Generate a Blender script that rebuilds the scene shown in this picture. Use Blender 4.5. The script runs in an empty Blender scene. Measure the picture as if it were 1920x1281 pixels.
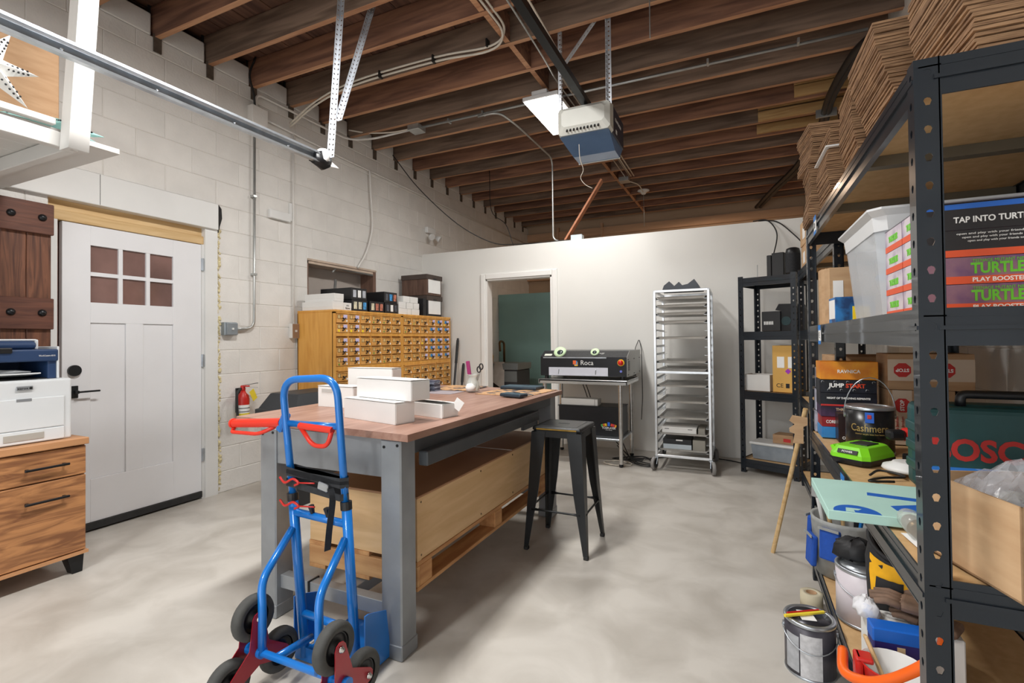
import bpy, bmesh, math, random
from mathutils import Vector, Matrix, Euler
random.seed(7)
S = bpy.context.scene
C = S.collection
PI = math.pi
# ---------------------------------------------------------------- camera
cam_d = bpy.data.cameras.new('camera'); cam = bpy.data.objects.new('camera', cam_d); C.objects.link(cam)
F_PX, YAW, PITCH, ROLL = 925.0, math.radians(24.7), math.radians(0.8), math.radians(0.59)
f0 = Vector((-math.sin(YAW)*math.cos(PITCH), math.cos(YAW)*math.cos(PITCH), math.sin(PITCH)))
r0 = Vector((math.cos(YAW), math.sin(YAW), 0)); u0 = r0.cross(f0)
rr = r0*math.cos(ROLL)-u0*math.sin(ROLL); uu = u0*math.cos(ROLL)+r0*math.sin(ROLL)
cam.matrix_world = Matrix(((rr.x, uu.x, -f0.x, 0), (rr.y, uu.y, -f0.y, 0), (rr.z, uu.z, -f0.z, 1.25), (0, 0, 0, 1)))
cam_d.sensor_width = 36; cam_d.lens = F_PX/1920*36; cam_d.clip_start = .02; cam_d.clip_end = 60
cam_d.shift_y = -(640.5-625)/1920
S.camera = cam
# ---------------------------------------------------------------- world, lights, exposure
W = bpy.data.worlds.new('world'); S.world = W; W.use_nodes = True
W.node_tree.nodes['Background'].inputs[0].default_value = (.9, .95, 1, 1)
W.node_tree.nodes['Background'].inputs[1].default_value = .15
S.view_settings.view_transform = 'Standard'; S.view_settings.look = 'None'
S.view_settings.exposure = -0.08; S.view_settings.gamma = 1; S.view_settings.use_curve_mapping = False
def area(name, loc, sx, sy, watts, col=(1, .985, .96), rot=(0, 0, 0)):
    d = bpy.data.lights.new(name, 'AREA'); d.shape = 'RECTANGLE'; d.size = sx; d.size_y = sy
    d.energy = watts; d.color = col
    o = bpy.data.objects.new(name, d); C.objects.link(o); o.location = loc; o.rotation_euler = rot
    return o
# ceiling panels of the half of the room behind the camera
area('ceiling_panel_lamp', (-1.64, 1.55, 3.42), .31, .77, 92)
area('ceiling_panel_lamp', (-1.64, -1.2, 3.42), .31, .77, 80)
area('back_room_lamp', (-.5, 8.3, 3.4), .3, .3, 30, (1, .72, .5))
area('door_opening_fill', (-1.2, -2.1, 1.45), 3.0, 2.2, 66, (.93, .97, 1), (PI/2, 0, 0))  # added soft frontal fill, set in the unseen door opening
# ---------------------------------------------------------------- helpers
def srgb(r, g, b):
    return tuple(((c/255)/12.92 if c/255 <= .04045 else ((c/255+.055)/1.055)**2.4) for c in (r, g, b))
MATS = {}
def mat(name, col, rough=.5, metal=0, var=0, scale=6, bump=0, stretch=(1, 1, 1), trans=0, emit=0, alpha=1, col2=None, detail=6, rnd=0, coat=0, lo=.35, hi=.65, dist=.0, spec=None, bscale=None):
    """procedural material: colour varied by (stretched) noise, optional fine relief; col in 0..255 sRGB"""
    if name in MATS: return MATS[name]
    m = bpy.data.materials.new(name); m.use_nodes = True; MATS[name] = m
    nt = m.node_tree; n = nt.nodes; L = nt.links; b = n['Principled BSDF']
    c = srgb(*col)
    b.inputs['Base Color'].default_value = (*c, 1); b.inputs['Roughness'].default_value = rough; b.inputs['Metallic'].default_value = metal
    if spec is not None: b.inputs['Specular IOR Level'].default_value = spec
    if trans: b.inputs['Transmission Weight'].default_value = trans
    if coat: b.inputs['Coat Weight'].default_value = coat
    if alpha < 1: b.inputs['Alpha'].default_value = alpha
    if emit: b.inputs['Emission Color'].default_value = (*c, 1); b.inputs['Emission Strength'].default_value = emit
    if var or bump or col2 or rnd:
        tc = n.new('ShaderNodeTexCoord'); mp = n.new('ShaderNodeMapping'); L.new(tc.outputs['Object'], mp.inputs[0])
        mp.inputs['Scale'].default_value = stretch
        if rnd:
            oi = n.new('ShaderNodeObjectInfo'); vm = n.new('ShaderNodeVectorMath'); vm.operation = 'ADD'; mu = n.new('ShaderNodeMath'); mu.operation = 'MULTIPLY'; mu.inputs[1].default_value = 37.
            L.new(oi.outputs['Random'], mu.inputs[0]); L.new(tc.outputs['Object'], vm.inputs[0]); L.new(mu.outputs[0], vm.inputs[1]); L.new(vm.outputs[0], mp.inputs[0])
        nz = n.new('ShaderNodeTexNoise'); nz.inputs['Scale'].default_value = scale; nz.inputs['Detail'].default_value = detail; nz.inputs['Distortion'].default_value = dist
        L.new(mp.outputs[0], nz.inputs['Vector'])
        out = None
        if var or col2:
            rp = n.new('ShaderNodeValToRGB'); L.new(nz.outputs['Fac'], rp.inputs[0])
            k2 = srgb(*col2) if col2 else tuple(x*(1-var) for x in c)
            k1 = c if col2 else tuple(min(1, x*(1+var)) for x in c)
            rp.color_ramp.elements[0].position = lo; rp.color_ramp.elements[1].position = hi
            rp.color_ramp.elements[0].color = (*k2, 1); rp.color_ramp.elements[1].color = (*k1, 1); out = rp.outputs[0]
        if rnd:
            hs = n.new('ShaderNodeHueSaturation')
            mr = n.new('ShaderNodeMapRange'); mr.inputs[3].default_value = 1-rnd; mr.inputs[4].default_value = 1+rnd
            L.new(oi.outputs['Random'], mr.inputs[0]); L.new(mr.outputs[0], hs.inputs['Value'])
            if out: L.new(out, hs.inputs['Color'])
            else: hs.inputs['Color'].default_value = (*c, 1)
            out = hs.outputs[0]
        if out: L.new(out, b.inputs['Base Color'])
        if bump:
            bp = n.new('ShaderNodeBump'); bp.inputs['Strength'].default_value = bump; bp.inputs['Distance'].default_value = .01
            if bscale:
                nb = n.new('ShaderNodeTexNoise'); nb.inputs['Scale'].default_value = bscale; nb.inputs['Detail'].default_value = 8; L.new(mp.outputs[0], nb.inputs['Vector']); L.new(nb.outputs['Fac'], bp.inputs['Height'])
            else: L.new(nz.outputs['Fac'], bp.inputs['Height'])
            L.new(bp.outputs[0], b.inputs['Normal'])
    return m
class B:
    """collects shapes into one mesh"""
    def __init__(s): s.m = bmesh.new(); s.mi = 0
    def _done(s, vs, M=None):
        if M is not None: bmesh.ops.transform(s.m, matrix=M, verts=vs)
        fs = set(f for v in vs for f in v.link_faces)
        for f in fs: f.material_index = s.mi
        return s
    def box(s, c, d, rot=None, bev=0, seg=2):
        r = bmesh.ops.create_cube(s.m, size=1); vs = r['verts']
        bmesh.ops.scale(s.m, vec=Vector(d), verts=vs)
        if bev:
            es = list(set(e for v in vs for e in v.link_edges))
            r = bmesh.ops.bevel(s.m, geom=es, offset=min(bev, .49*min(d)), segments=seg, affect='EDGES', profile=.5)
            vs = list(set(v for f in r['faces'] for v in f.verts) | set(v for v in vs if v.is_valid))
        M = Matrix.Translation(Vector(c))
        if rot: M = M @ Euler(rot).to_matrix().to_4x4()
        return s._done(vs, M)
    def bb(s, x0, x1, y0, y1, z0, z1, bev=0, seg=2):
        return s.box(((x0+x1)/2, (y0+y1)/2, (z0+z1)/2), (abs(x1-x0), abs(y1-y0), abs(z1-z0)), None, bev, seg)
    def bar(s, a, b, w, h, up=(0, 0, 1), bev=0):
        """square bar from a to b, w across, h along up"""
        a = Vector(a); b = Vector(b); y = (b-a).normalized(); x = y.cross(Vector(up)).normalized(); z = x.cross(y)
        r = bmesh.ops.create_cube(s.m, size=1); vs = r['verts']; bmesh.ops.scale(s.m, vec=(w, (b-a).length, h), verts=vs)
        if bev:
            es = list(set(e for v in vs for e in v.link_edges)); r = bmesh.ops.bevel(s.m, geom=es, offset=bev, segments=1, affect='EDGES')
            vs = list(set(v for f in r['faces'] for v in f.verts) | set(v for v in vs if v.is_valid))
        M = Matrix(((x.x, y.x, z.x, 0), (x.y, y.y, z.y, 0), (x.z, y.z, z.z, 0), (0, 0, 0, 1))); M.translation = (a+b)/2
        return s._done(vs, M)
    def cyl(s, a, b, r, r2=None, seg=16, caps=True):
        a = Vector(a); b = Vector(b); d = b-a
        R = bmesh.ops.create_cone(s.m, cap_ends=caps, cap_tris=False, segments=seg, radius1=r, radius2=r if r2 is None else r2, depth=d.length)
        M = Matrix.Translation((a+b)/2) @ d.to_track_quat('Z', 'Y').to_matrix().to_4x4()
        return s._done(R['verts'], M)
    def ball(s, c, r, seg=12, sc=(1, 1, 1), rot=None):
        R = bmesh.ops.create_uvsphere(s.m, u_segments=seg, v_segments=max(6, seg//2+2), radius=r); vs = R['verts']
        bmesh.ops.scale(s.m, vec=sc, verts=vs)
        M = Matrix.Translation(Vector(c))
        if rot: M = M @ Euler(rot).to_matrix().to_4x4()
        return s._done(vs, M)
    def tube(s, pts, r, seg=8, close=False, flat=None):
        """round tube along a polyline; flat=(w,h) gives a strap section"""
        pts = [Vector(p) for p in pts]; n = len(pts); rings = []
        t0 = (pts[1]-pts[0]).normalized(); ref = Vector((0, 0, 1)) if abs(t0.z) < .9 else Vector((1, 0, 0)); x = t0.cross(ref).normalized()
        for i, p in enumerate(pts):
            if close: t = (pts[(i+1) % n]-pts[i-1]).normalized()
            else: t = ((pts[min(i+1, n-1)]-p).normalized()+(p-pts[max(i-1, 0)]).normalized()).normalized()
            x = (x-t*x.dot(t)).normalized(); y = t.cross(x)
            ri = r[i] if isinstance(r, (list, tuple)) else r
            if flat: ring = [s.m.verts.new(p+x*a*flat[0]/2+y*b*flat[1]/2) for a, b in ((1, 1), (-1, 1), (-1, -1), (1, -1))]
            else: ring = [s.m.verts.new(p+(x*math.cos(2*PI*k/seg)+y*math.sin(2*PI*k/seg))*ri) for k in range(seg)]
            rings.append(ring)
        k = len(rings[0])
        for i in range(n if close else n-1):
            A, D = rings[i], rings[(i+1) % n]
            for j in range(k):
                f = s.m.faces.new((A[j], A[(j+1) % k], D[(j+1) % k], D[j])); f.material_index = s.mi; f.smooth = not flat
        if not close:
            for rg in (rings[0], rings[-1]):
                f = s.m.faces.new(rg); f.material_index = s.mi
        return s
    def lathe(s, prof, c=(0, 0, 0), seg=24, axis=None, sc=(1, 1, 1), cap=True):
        """profile [(r,z)...] turned about z (then the axis turned to `axis`)"""
        rings = []; vs = []
        for r, z in prof:
            rg = [s.m.verts.new((r*math.cos(2*PI*k/seg), r*math.sin(2*PI*k/seg), z)) for k in range(seg)]; rings.append(rg); vs += rg
        for A, D in zip(rings, rings[1:]):
            for j in range(seg):
                f = s.m.faces.new((A[j], A[(j+1) % seg], D[(j+1) % seg], D[j])); f.smooth = True
        if cap:
            for rg in (rings[0], rings[-1]): s.m.faces.new(rg)
        bmesh.ops.scale(s.m, vec=sc, verts=vs)
        M = Matrix.Translation(Vector(c))
        if axis: M = M @ Vector(axis).to_track_quat('Z', 'Y').to_matrix().to_4x4()
        return s._done(vs, M)
    def prism(s, poly, o, u, v, d):
        """polygon poly in plane (o,u,v), extruded by vector d"""
        o, u, v, d = Vector(o), Vector(u), Vector(v), Vector(d)
        a = [s.m.verts.new(o+u*p+v*q) for p, q in poly]; b = [s.m.verts.new(x.co+d) for x in a]; n = len(a)
        for rg in (a, b[::-1]): s.m.faces.new(rg).material_index = s.mi
        for i in range(n): s.m.faces.new((a[i], b[i], b[(i+1) % n], a[(i+1) % n])).material_index = s.mi
        return s
    def loft(s, rings, close_u=True, cap=True, smooth=True):
        R = [[s.m.verts.new(Vector(p)) for p in rg] for rg in rings]; k = len(R[0])
        for A, D in zip(R, R[1:]):
            for j in range(k if close_u else k-1):
                f = s.m.faces.new((A[j], A[(j+1) % k], D[(j+1) % k], D[j])); f.smooth = smooth; f.material_index = s.mi
        if cap:
            for rg in (R[0], R[-1]): s.m.faces.new(rg).material_index = s.mi
        return s
    def jitter(s, a, seed=1):
        rn = random.Random(seed)
        for v in s.m.verts: v.co += Vector((rn.uniform(-a, a), rn.uniform(-a, a), rn.uniform(-a, a)))
        return s
    def build(s, name, m, parent=None, loc=None, rot=None, smooth=None, label=None):
        bmesh.ops.recalc_face_normals(s.m, faces=s.m.faces)
        me = bpy.data.meshes.new(name)
        if smooth: 
            for f in s.m.faces: f.smooth = True
        s.m.to_mesh(me); s.m.free()
        for x in (m if isinstance(m, (list, tuple)) else [m]): me.materials.append(x)
        if smooth: 
            try: me.set_sharp_from_angle(angle=math.radians(smooth if smooth > 1 else 40))
            except Exception: pass
        return put(name, me, parent, loc, rot, label)
def put(name, me, parent=None, loc=None, rot=None, label=None):
    o = bpy.data.objects.new(name, me); C.objects.link(o)
    if parent is not None: o.parent = parent
    if loc: o.location = loc
    if rot: o.rotation_euler = rot
    if label: o['label'] = label
    return o
def thing(name, label, cat, loc=(0, 0, 0), rotz=0, group=None):
    o = bpy.data.objects.new(name, None); C.objects.link(o); o.empty_display_size = .05
    o.location = loc; o.rotation_euler = (0, 0, rotz)
    return tag(o, label, cat, group)
def tag(o, label, cat, group=None):
    o['label'] = label; o['category'] = cat
    if group: o['group'] = group
    return o
def struct(o): o['kind'] = 'structure'; return o
def stuff(o): o['kind'] = 'stuff'; return o
def dup(o, parent=None):
    c = o.copy(); C.objects.link(c)
    if parent is not None: c.parent = parent
    for ch in o.children: dup(ch, c)
    return c
def bend(pts, r=.05, n=5):
    """polyline with its corners rounded"""
    pts = [Vector(p) for p in pts]; out = [pts[0]]
    for a, b, c in zip(pts, pts[1:], pts[2:]):
        d1 = (a-b); d2 = (c-b); k = min(r, d1.length*.49, d2.length*.49); p = b+d1.normalized()*k; q = b+d2.normalized()*k
        for i in range(n+1):
            t = i/n; out.append(p*(1-t)**2+b*2*t*(1-t)+q*t*t)
    return out+[pts[-1]]
def curve(pts, n=6):
    """Catmull-Rom through the points"""
    P = [Vector(p) for p in pts]; P = [P[0]*2-P[1]]+P+[P[-1]*2-P[-2]]; out = []
    for i in range(1, len(P)-2):
        for k in range(n):
            t = k/n; a, b, c, d = P[i-1:i+3]
            out.append(.5*((2*b)+(c-a)*t+(2*a-5*b+4*c-d)*t*t+(3*b-a-3*c+d)*t**3))
    return out+[P[-2]]
def text(name, body, size, m, parent, loc, rot, extrude=.0006, align='CENTER', bold=0, sx=1.0, width=None):
    """flat lettering as a mesh part"""
    cu = bpy.data.curves.new(name, 'FONT'); cu.body = body; cu.size = size; cu.extrude = extrude; cu.align_x = align; cu.align_y = 'CENTER'; cu.offset = bold; cu.resolution_u = 3
    t = bpy.data.objects.new(name, cu); C.objects.link(t); bpy.context.view_layer.update()
    me = bpy.data.meshes.new_from_object(t.evaluated_get(bpy.context.evaluated_depsgraph_get())); bpy.data.objects.remove(t)
    if width:
        w = max(v.co.x for v in me.vertices)-min(v.co.x for v in me.vertices); sx = width/w if w else 1
    if sx != 1: 
        for v in me.vertices: v.co.x *= sx
    me.materials.clear(); me.materials.append(m)
    return put(name, me, parent, loc, rot)
R_PX = (PI/2, 0, PI/2)      # lettering on a face that looks towards +x
R_NY = (PI/2, 0, 0)         # ... towards -y
R_NX = (PI/2, 0, -PI/2)     # ... towards -x
# ---------------------------------------------------------------- shared materials
white_paint = mat('white_paint', (222, 222, 220), .45, var=.03, scale=3)
block_paint = mat('block_paint', (222, 219, 214), .55, var=.04, scale=5, bump=.25, bscale=55, rnd=.012)
mortar_paint = mat('mortar_paint', (208, 204, 198), .7, var=.05, scale=20, bump=.3)
drywall = mat('drywall', (224, 222, 217), .6, var=.015, scale=1.5, bump=.06, bscale=120)
concrete = mat('concrete', (198, 193, 185), .36, col2=(174, 168, 159), scale=3.4, detail=15, dist=.55, lo=.34, hi=.62, bump=.06, bscale=30)
joist_side = mat('joist_side', (150, 108, 84), .7, col2=(102, 70, 56), scale=3, stretch=(.5, 6, 6), bump=.25, rnd=.22, dist=.6)
joist_grey = mat('joist_side_weathered', (146, 122, 104), .75, col2=(104, 84, 70), scale=3, stretch=(.5, 6, 6), bump=.25, rnd=.18, dist=.6)
joist_edge = mat('joist_edge', (190, 144, 108), .65, col2=(160, 112, 80), scale=4, stretch=(.6, 8, 8), bump=.15, rnd=.1)
deck_wood = mat('deck_wood', (118, 84, 66), .75, col2=(80, 54, 44), scale=3, stretch=(6, .5, 6), bump=.2, rnd=.2)
pine = mat('pine', (216, 186, 138), .5, col2=(196, 160, 108), scale=3, stretch=(8, .6, 8), bump=.05, dist=1.2)
pine_x = mat('pine_x', (206, 170, 116), .5, col2=(180, 138, 88), scale=3, stretch=(.6, 8, 8), bump=.05, dist=1.2)
galv = mat('galvanised', (186, 192, 198), .32, .85, var=.12, scale=14)
steel = mat('stainless', (206, 206, 204), .28, .9, var=.06, scale=6, stretch=(1, 1, 12))
alu = mat('aluminium', (214, 216, 218), .3, .8, var=.06, scale=8)
conduit_m = mat('conduit_steel', (182, 184, 182), .35, .7, var=.08, scale=10)
black_plastic = mat('black_plastic', (24, 25, 28), .42, var=.1, scale=10)
black_metal = mat('black_metal', (30, 31, 33), .35, .4, var=.15, scale=12)
rubber = mat('rubber', (42, 42, 42), .75, var=.15, scale=20)
shelf_paint = mat('shelf_paint', (33, 40, 48), .3, .35, var=.12, scale=5, coat=.3)
shelf_mdf = mat('shelf_board', (208, 172, 124), .6, col2=(196, 158, 110), scale=30, bump=.04)
cardboard = mat('cardboard', (178, 144, 110), .8, col2=(164, 128, 94), scale=5, stretch=(1, 1, 6), rnd=.07)
kraft = mat('cardboard_pale', (200, 166, 128), .8, col2=(186, 150, 112), scale=5, stretch=(1, 1, 6), rnd=.06)
white_card = mat('white_card', (232, 231, 228), .6, var=.015, scale=5)
paper = mat('paper', (240, 240, 238), .7, var=.02, scale=9)
glass = mat('glass', (240, 246, 244), .03, trans=1.0)
cable_black = mat('cable_black', (20, 20, 20), .5, var=.1, scale=8)
cable_white = mat('cable_white', (214, 206, 192), .5, var=.05, scale=8)
blue_tape = mat('blue_tape', (32, 124, 206), .55, var=.06, scale=10)
red_plastic = mat('red_plastic', (196, 40, 34), .4, var=.05, scale=8)
white_ink = mat('white_ink', (238, 238, 236), .5, var=.01, scale=5)
black_ink = mat('black_ink', (22, 22, 24), .6, var=.01, scale=5)
red_ink = mat('red_ink', (190, 44, 40), .6, var=.02, scale=5)
blue_ink = mat('blue_ink', (30, 98, 190), .5, var=.02, scale=5)
chrome = mat('chrome', (215, 215, 215), .15, 1.0, var=.03, scale=8)
# ================================================================ the room
XL, YB, XR, ZJ = -3.95, 5.65, 1.08, 3.55
b = B(); b.bb(-4.2, 1.3, -2.4, 9.6, -.1, 0); struct(b.build('floor', concrete))
# ---- left wall: painted concrete blocks with recessed joints, a door opening and a window opening
HOLES = [(1.60, 2.70, -.1, 2.41), (3.66, 4.69, 1.15, 2.09)]
def cut(rects, h):
    out = []
    for (a, b_, c, d) in rects:
        if b_ <= h[0] or a >= h[1] or d <= h[2] or c >= h[3]: out.append((a, b_, c, d)); continue
        if a < h[0]: out.append((a, h[0], c, d)); a = h[0]
        if b_ > h[1]: out.append((h[1], b_, c, d)); b_ = h[1]
        if c < h[2]: out.append((a, b_, c, h[2]))
        if d > h[3]: out.append((a, b_, h[3], d))
    return [r for r in out if r[1]-r[0] > .02 and r[3]-r[2] > .02]
def wall_panels(holes, y0, y1, z0, z1):
    rs = [(y0, y1, z0, z1)]
    for h in holes: rs = cut(rs, h)
    return rs
b = B()
for (a, c, d, e) in wall_panels(HOLES, -2.4, 9.6, 0, ZJ+.0): b.bb(XL-.2, XL-.004, a, c, d, e)
wall_left = struct(b.build('wall_left', mortar_paint))
block_cache = {}
def block(parent, x, side, y0, y1, z0, z1, bb_=None, g=.0035):
    w, h = round(y1-y0-g, 3), round(z1-z0-g, 3)
    if bb_ is not None: bb_.bb(x-side*.03, x, y0+g/2, y1-g/2, z0+g/2, z1-g/2); return
    k = (w, h, side)
    if k not in block_cache:
        q = B(); q.box((-side*.02, 0, 0), (.04, w, h), None, .004, 1); o = q.build('block', block_paint, parent); block_cache[k] = o.data
    else: o = put('block', block_cache[k], parent)
    o.location = (x, (y0+y1)/2, (z0+z1)/2)
rest = B()
for row in range(18):
    z0 = max(0, -.03+row*.2032); z1 = min(ZJ, -.03+(row+1)*.2032)
    if z1-z0 < .02: continue
    off = 1.893 if row % 2 == 0 else 2.098
    for k in range(-11, 20):
        y0 = off+k*.4064; y1 = y0+.4064; y1c = min(y1, 9.6)
        if y0 > 9.5 or y1 < -2.2: continue
        rs = [(y0, y1c, z0, z1)]
        for h in HOLES: rs = cut(rs, h)
        for r in rs:
            seen = 1.2 < r[1] and r[0] < 5.6 and not (r[1] < 3.4 and r[0] < 1.5 and r[3] < 2.0) and not (3.6 < r[0] and r[3] < 1.5) or (5.55 < r[0] < 8.0 and r[2] > 2.4)
            block(wall_left, XL, 1, *r, bb_=None if seen else rest)
stuff(rest.build('block_courses', block_paint, wall_left))
# ---- joists, roof deck
b = B(); b.bb(-4.2, 1.3, -2.4, 9.6, ZJ+.29, ZJ+.33); ceiling = struct(b.build('ceiling', deck_wood))
q = B(); q.bb(-4.15, 1.2, -.021, .021, 0, .24)
q.m.faces.ensure_lookup_table()
for f in q.m.faces: f.material_index = 1 if f.calc_center_median().z < .001 else 0
JY = [2.24+.4064*k for k in range(-11, 18)]
jm = jm2 = None
for i, y in enumerate(JY):
    if jm is None:
        o = q.build('joist', [joist_side, joist_edge], ceiling); jm = o.data; jm2 = jm.copy(); jm2.materials[0] = joist_grey
    else: o = put('joist', jm2 if i % 2 == 0 or i % 7 == 3 else jm, ceiling)
    o.location = (0, y, ZJ)
q = B(); q.bb(-.069, .069, -2.4, 9.6, 0, .022); dm = None
for k in range(39):
    if dm is None: o = q.build('deck_plank', deck_wood, ceiling); dm = o.data
    else: o = put('deck_plank', dm, ceiling)
    o.location = (-4.12+k*.142, 0, ZJ+.245+(.003 if k % 2 else 0))
# bridging between the joists, along one line
brm = None
for y0, y1 in zip(JY, JY[1:]):
    if y0 < 2.0: continue
    if brm is None:
        q = B(); q.bb(-.021, .021, .022, .4064-.022, 0, .2)
        for f in q.m.faces: f.material_index = 1 if f.calc_center_median().z < .001 else 0
        o = q.build('bridging_block', [joist_side, joist_edge], ceiling); brm = o.data
    else: o = put('bridging_block', brm, ceiling)
    o.location = (-1.66+(.0 if int(y0*10) % 2 else .05)+.02*(y0-2.2), y0, ZJ+.005)
# pine boards sistered to the joists by the right wall
for (x0, x1, k, z) in [(.52, 1.0, 8, .13), (.52, 1.0, 8, .02), (.22, 1.0, 9, .12), (.22, 1.0, 9, .0), (.22, 1.0, 10, .02)]:
    y = 2.24+.4064*k
    B().bb(x0, x1, y-.06, y-.022, ZJ+z, ZJ+z+.1, .003, 1).build('sister_board', pine_x, ceiling)
# parapet blocks between the joist ends
for i, (y0, y1) in enumerate(zip(JY, JY[1:])):
    if y0 < 1.0: continue
    o = B().box((XL-.02, (y0+y1)/2, ZJ+.085), (.04, .405-.075, .17), None, .012, 2).build('parapet_block', block_paint, wall_left)
    B().bb(XL-.045, XL-.04, y0-.04, y0+.04, ZJ-.09, ZJ+.3).build('joist_pocket', black_ink, wall_left)
B().bb(XL-.25, XL-.2, -2.4, 9.6, ZJ, ZJ+.3).build('wall_plate', joist_side, wall_left)
# ---- right wall, front wall with roller door, far wall
b = B(); b.bb(XR+.004, XR+.2, -2.4, 9.6, 0, ZJ+.3); wall_right = struct(b.build('wall_right', mortar_paint))
for row in range(2, 10):
    z0 = -.03+row*.2032
    for k in range(-3, 6):
        y0 = 1.9+(.2032 if row % 2 else 0)+k*.4064
        block(wall_right, XR, -1, y0, y0+.4064, z0, z0+.2032)
far_paint = mat('far_wall_board', (190, 164, 138), .75, var=.06, scale=1.2)
b = B(); b.bb(-4.2, 1.3, 9.45, 9.6, 0, ZJ+.3); struct(b.build('wall_far', far_paint))
b = B(); b.bb(-4.2, -2.9, -2.4, -2.2, 0, ZJ+.3).bb(.5, 1.3, -2.4, -2.2, 0, ZJ+.3).bb(-2.9, .5, -2.4, -2.2, 2.7, ZJ+.3); struct(b.build('wall_front', drywall))
# far wall framing above the partition
B().bb(-4.0, 1.0, 9.40, 9.45, 3.28, 3.42).build('trim_board', mat('raw_stud', (204, 166, 134), .7, var=.08, scale=3, stretch=(.5, 6, 6)), bpy.data.objects['wall_far'])
for x in (-3.3, -2.4): B().bb(x, x+.04, 9.36, 9.45, 0, 3.5).build('stud', MATS['raw_stud'], bpy.data.objects['wall_far'])
B().bb(-4.0, -1.9, 9.36, 9.44, 2.46, 2.58).build('rail_board', MATS['raw_stud'], bpy.data.objects['wall_far'])
# ---- partition with doorway
DX0, DX1, DZ = -2.96, -2.06, 2.035
b = B(); b.bb(XL, DX0, YB, YB+.12, 0, 2.44).bb(DX1, XR, YB, YB+.12, 0, 2.44).bb(DX0, DX1, YB, YB+.12, DZ, 2.44)
wall_back = struct(b.build('wall_back', drywall))
cas = mat('casing_paint', (232, 230, 226), .4, var=.01, scale=4)
b = B(); b.bb(DX0-.005, DX0+.018, YB-.005, YB+.13, 0, DZ).bb(DX1-.018, DX1+.005, YB-.005, YB+.13, 0, DZ).bb(DX0, DX1, YB-.005, YB+.13, DZ-.018, DZ)
t1 = struct(b.build('door_2', cas)); t1['label'] = 'white cased doorway in the back partition leading to a dim wash room'
for (x0, x1, z0, z1) in [(DX0-.075, DX0-.005, 0, DZ+.075), (DX1+.005, DX1+.075, 0, DZ+.075), (DX0-.005, DX1+.005, DZ+.003, DZ+.075)]:
    B().bb(x0, x1, YB-.02, YB, z0, z1, .006, 2).bb(x0+.012, x1-.012, YB-.026, YB-.018, z0, z1-.012, .003, 1).build('casing', cas, t1)
# ---- front door in the left wall
door_paint = mat('door_paint', (226, 226, 228), .38, var=.015, scale=4)
xd = XL-.005
door = struct(thing('door_1', 'white panelled entry door with six small panes', 'door', (xd, 2.12, 0))); del door['category']
def D(x0, x1, y0, y1, z0, z1, name, m, bev=.002, parent=None): return B().bb(x0, x1, y0-2.12, y1-2.12, z0, z1, bev, 1).build(name, m, parent or door)
# slab built from stiles, rails and recessed panels
y0, y1 = 1.672, 2.578
for n, (a, c, z0, z1) in dict(stile1=(y0, 1.827, .06, 2.05), stile2=(2.36, y1, .06, 2.05), r1=(1.827, 2.36, .06, .347), r2=(1.827, 2.36, 1.395, 1.533), r3=(1.827, 2.36, 1.918, 2.05), mid=(2.037, 2.15, .347, 1.395)).items():
    D(-.04, 0, a, c, z0, z1, 'rail' if n[0] == 'r' else 'stile', door_paint)
for a, c in ((1.827, 2.037), (2.15, 2.36)): D(-.035, -.010, a, c, .347, 1.395, 'panel', door_paint)
gl = mat('door_glass', (120, 92, 86), .06, var=.25, scale=3, spec=.8)
wl = (2.415-1.815)
for i in range(3):
    for j in range(2):
        a = 1.827+i*.1777; z = 1.533+j*.1925
        pn = D(-.02, -.016, a, a+.1777, z, z+.1925, 'pane', gl)
b = B()
for a in (2.0047, 2.1823): b.bb(-.016, -.001, a-2.12-.013, a-2.12+.013, 1.533, 1.918)
for z in (1.7255,): b.bb(-.016, -.0015, 1.827-2.12, 2.36-2.12, z-.013, z+.013)
b.build('muntin', door_paint, door)
D(-.04, .012, y0, y1, .012, .06, 'door_sweep', rubber)
hm = mat('black_hardware', (44, 46, 48), .4, .5, var=.05)
hd = D(0, .012, 1.715, 1.755, .90, .98, 'lever_handle', hm)
B().bb(.045, .055, 1.735-2.12, 1.86-2.12, .934, .946, .003, 1).bb(.01, .055, 1.73-2.12, 1.742-2.12, .93, .95).build('lever', hm, hd)
B().cyl((0, 1.735-2.12, 1.08), (.018, 1.735-2.12, 1.08), .036, seg=24).build('deadbolt', hm, door, smooth=1)
for z in (.30, 1.06, 1.84): 
    h = D(-.005, .006, 2.578, 2.60, z, z+.1, 'hinge', galv)
    B().cyl((.008, 2.588-2.12, z), (.008, 2.588-2.12, z+.1), .006, seg=8).build('hinge_pin', galv, h)
jb = struct(B().bb(XL-.14, XL+.012, 2.60, 2.705, 0, 2.19).bb(XL-.14, XL-.01, 2.582, 2.60, 0, 2.06).build('trim_1', white_paint)); jb['label'] = 'white painted timber door jamb'
jl = struct(B().bb(XL-.14, XL+.0, 1.60, 1.646, 0, 2.055).build('trim_2', white_paint)); struct(B().bb(XL-.12, XL-.05, 1.646, 1.670, 0, 2.055).build('trim_5', mat('raw_jamb', (110, 66, 54), .7, var=.2, scale=8)))
hl = struct(B().bb(XL-.14, XL-.005, 1.6, 2.60, 2.055, 2.12, .004, 1).bb(XL-.14, XL-.035, 1.6, 2.60, 2.12, 2.19).build('trim_3', pine)); hl['label'] = 'raw pine header above the white entry door'
lt = struct(B().bb(XL-.15, XL+.035, .9, 2.70, 2.19, 2.405, .006, 2).build('trim_4', white_paint)); lt['label'] = 'white painted timber lintel over the door'
B().bb(XL+.0345, XL+.0356, 1.86, 1.863, 2.195, 2.40).build('crack_line', black_ink, lt)
struct(B().bb(XL-.2, XL-.15, 1.5, 2.75, 0, 2.45).build('wall_behind_door', mat('dark_cavity', (120, 82, 70), .8, var=.1)))
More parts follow.
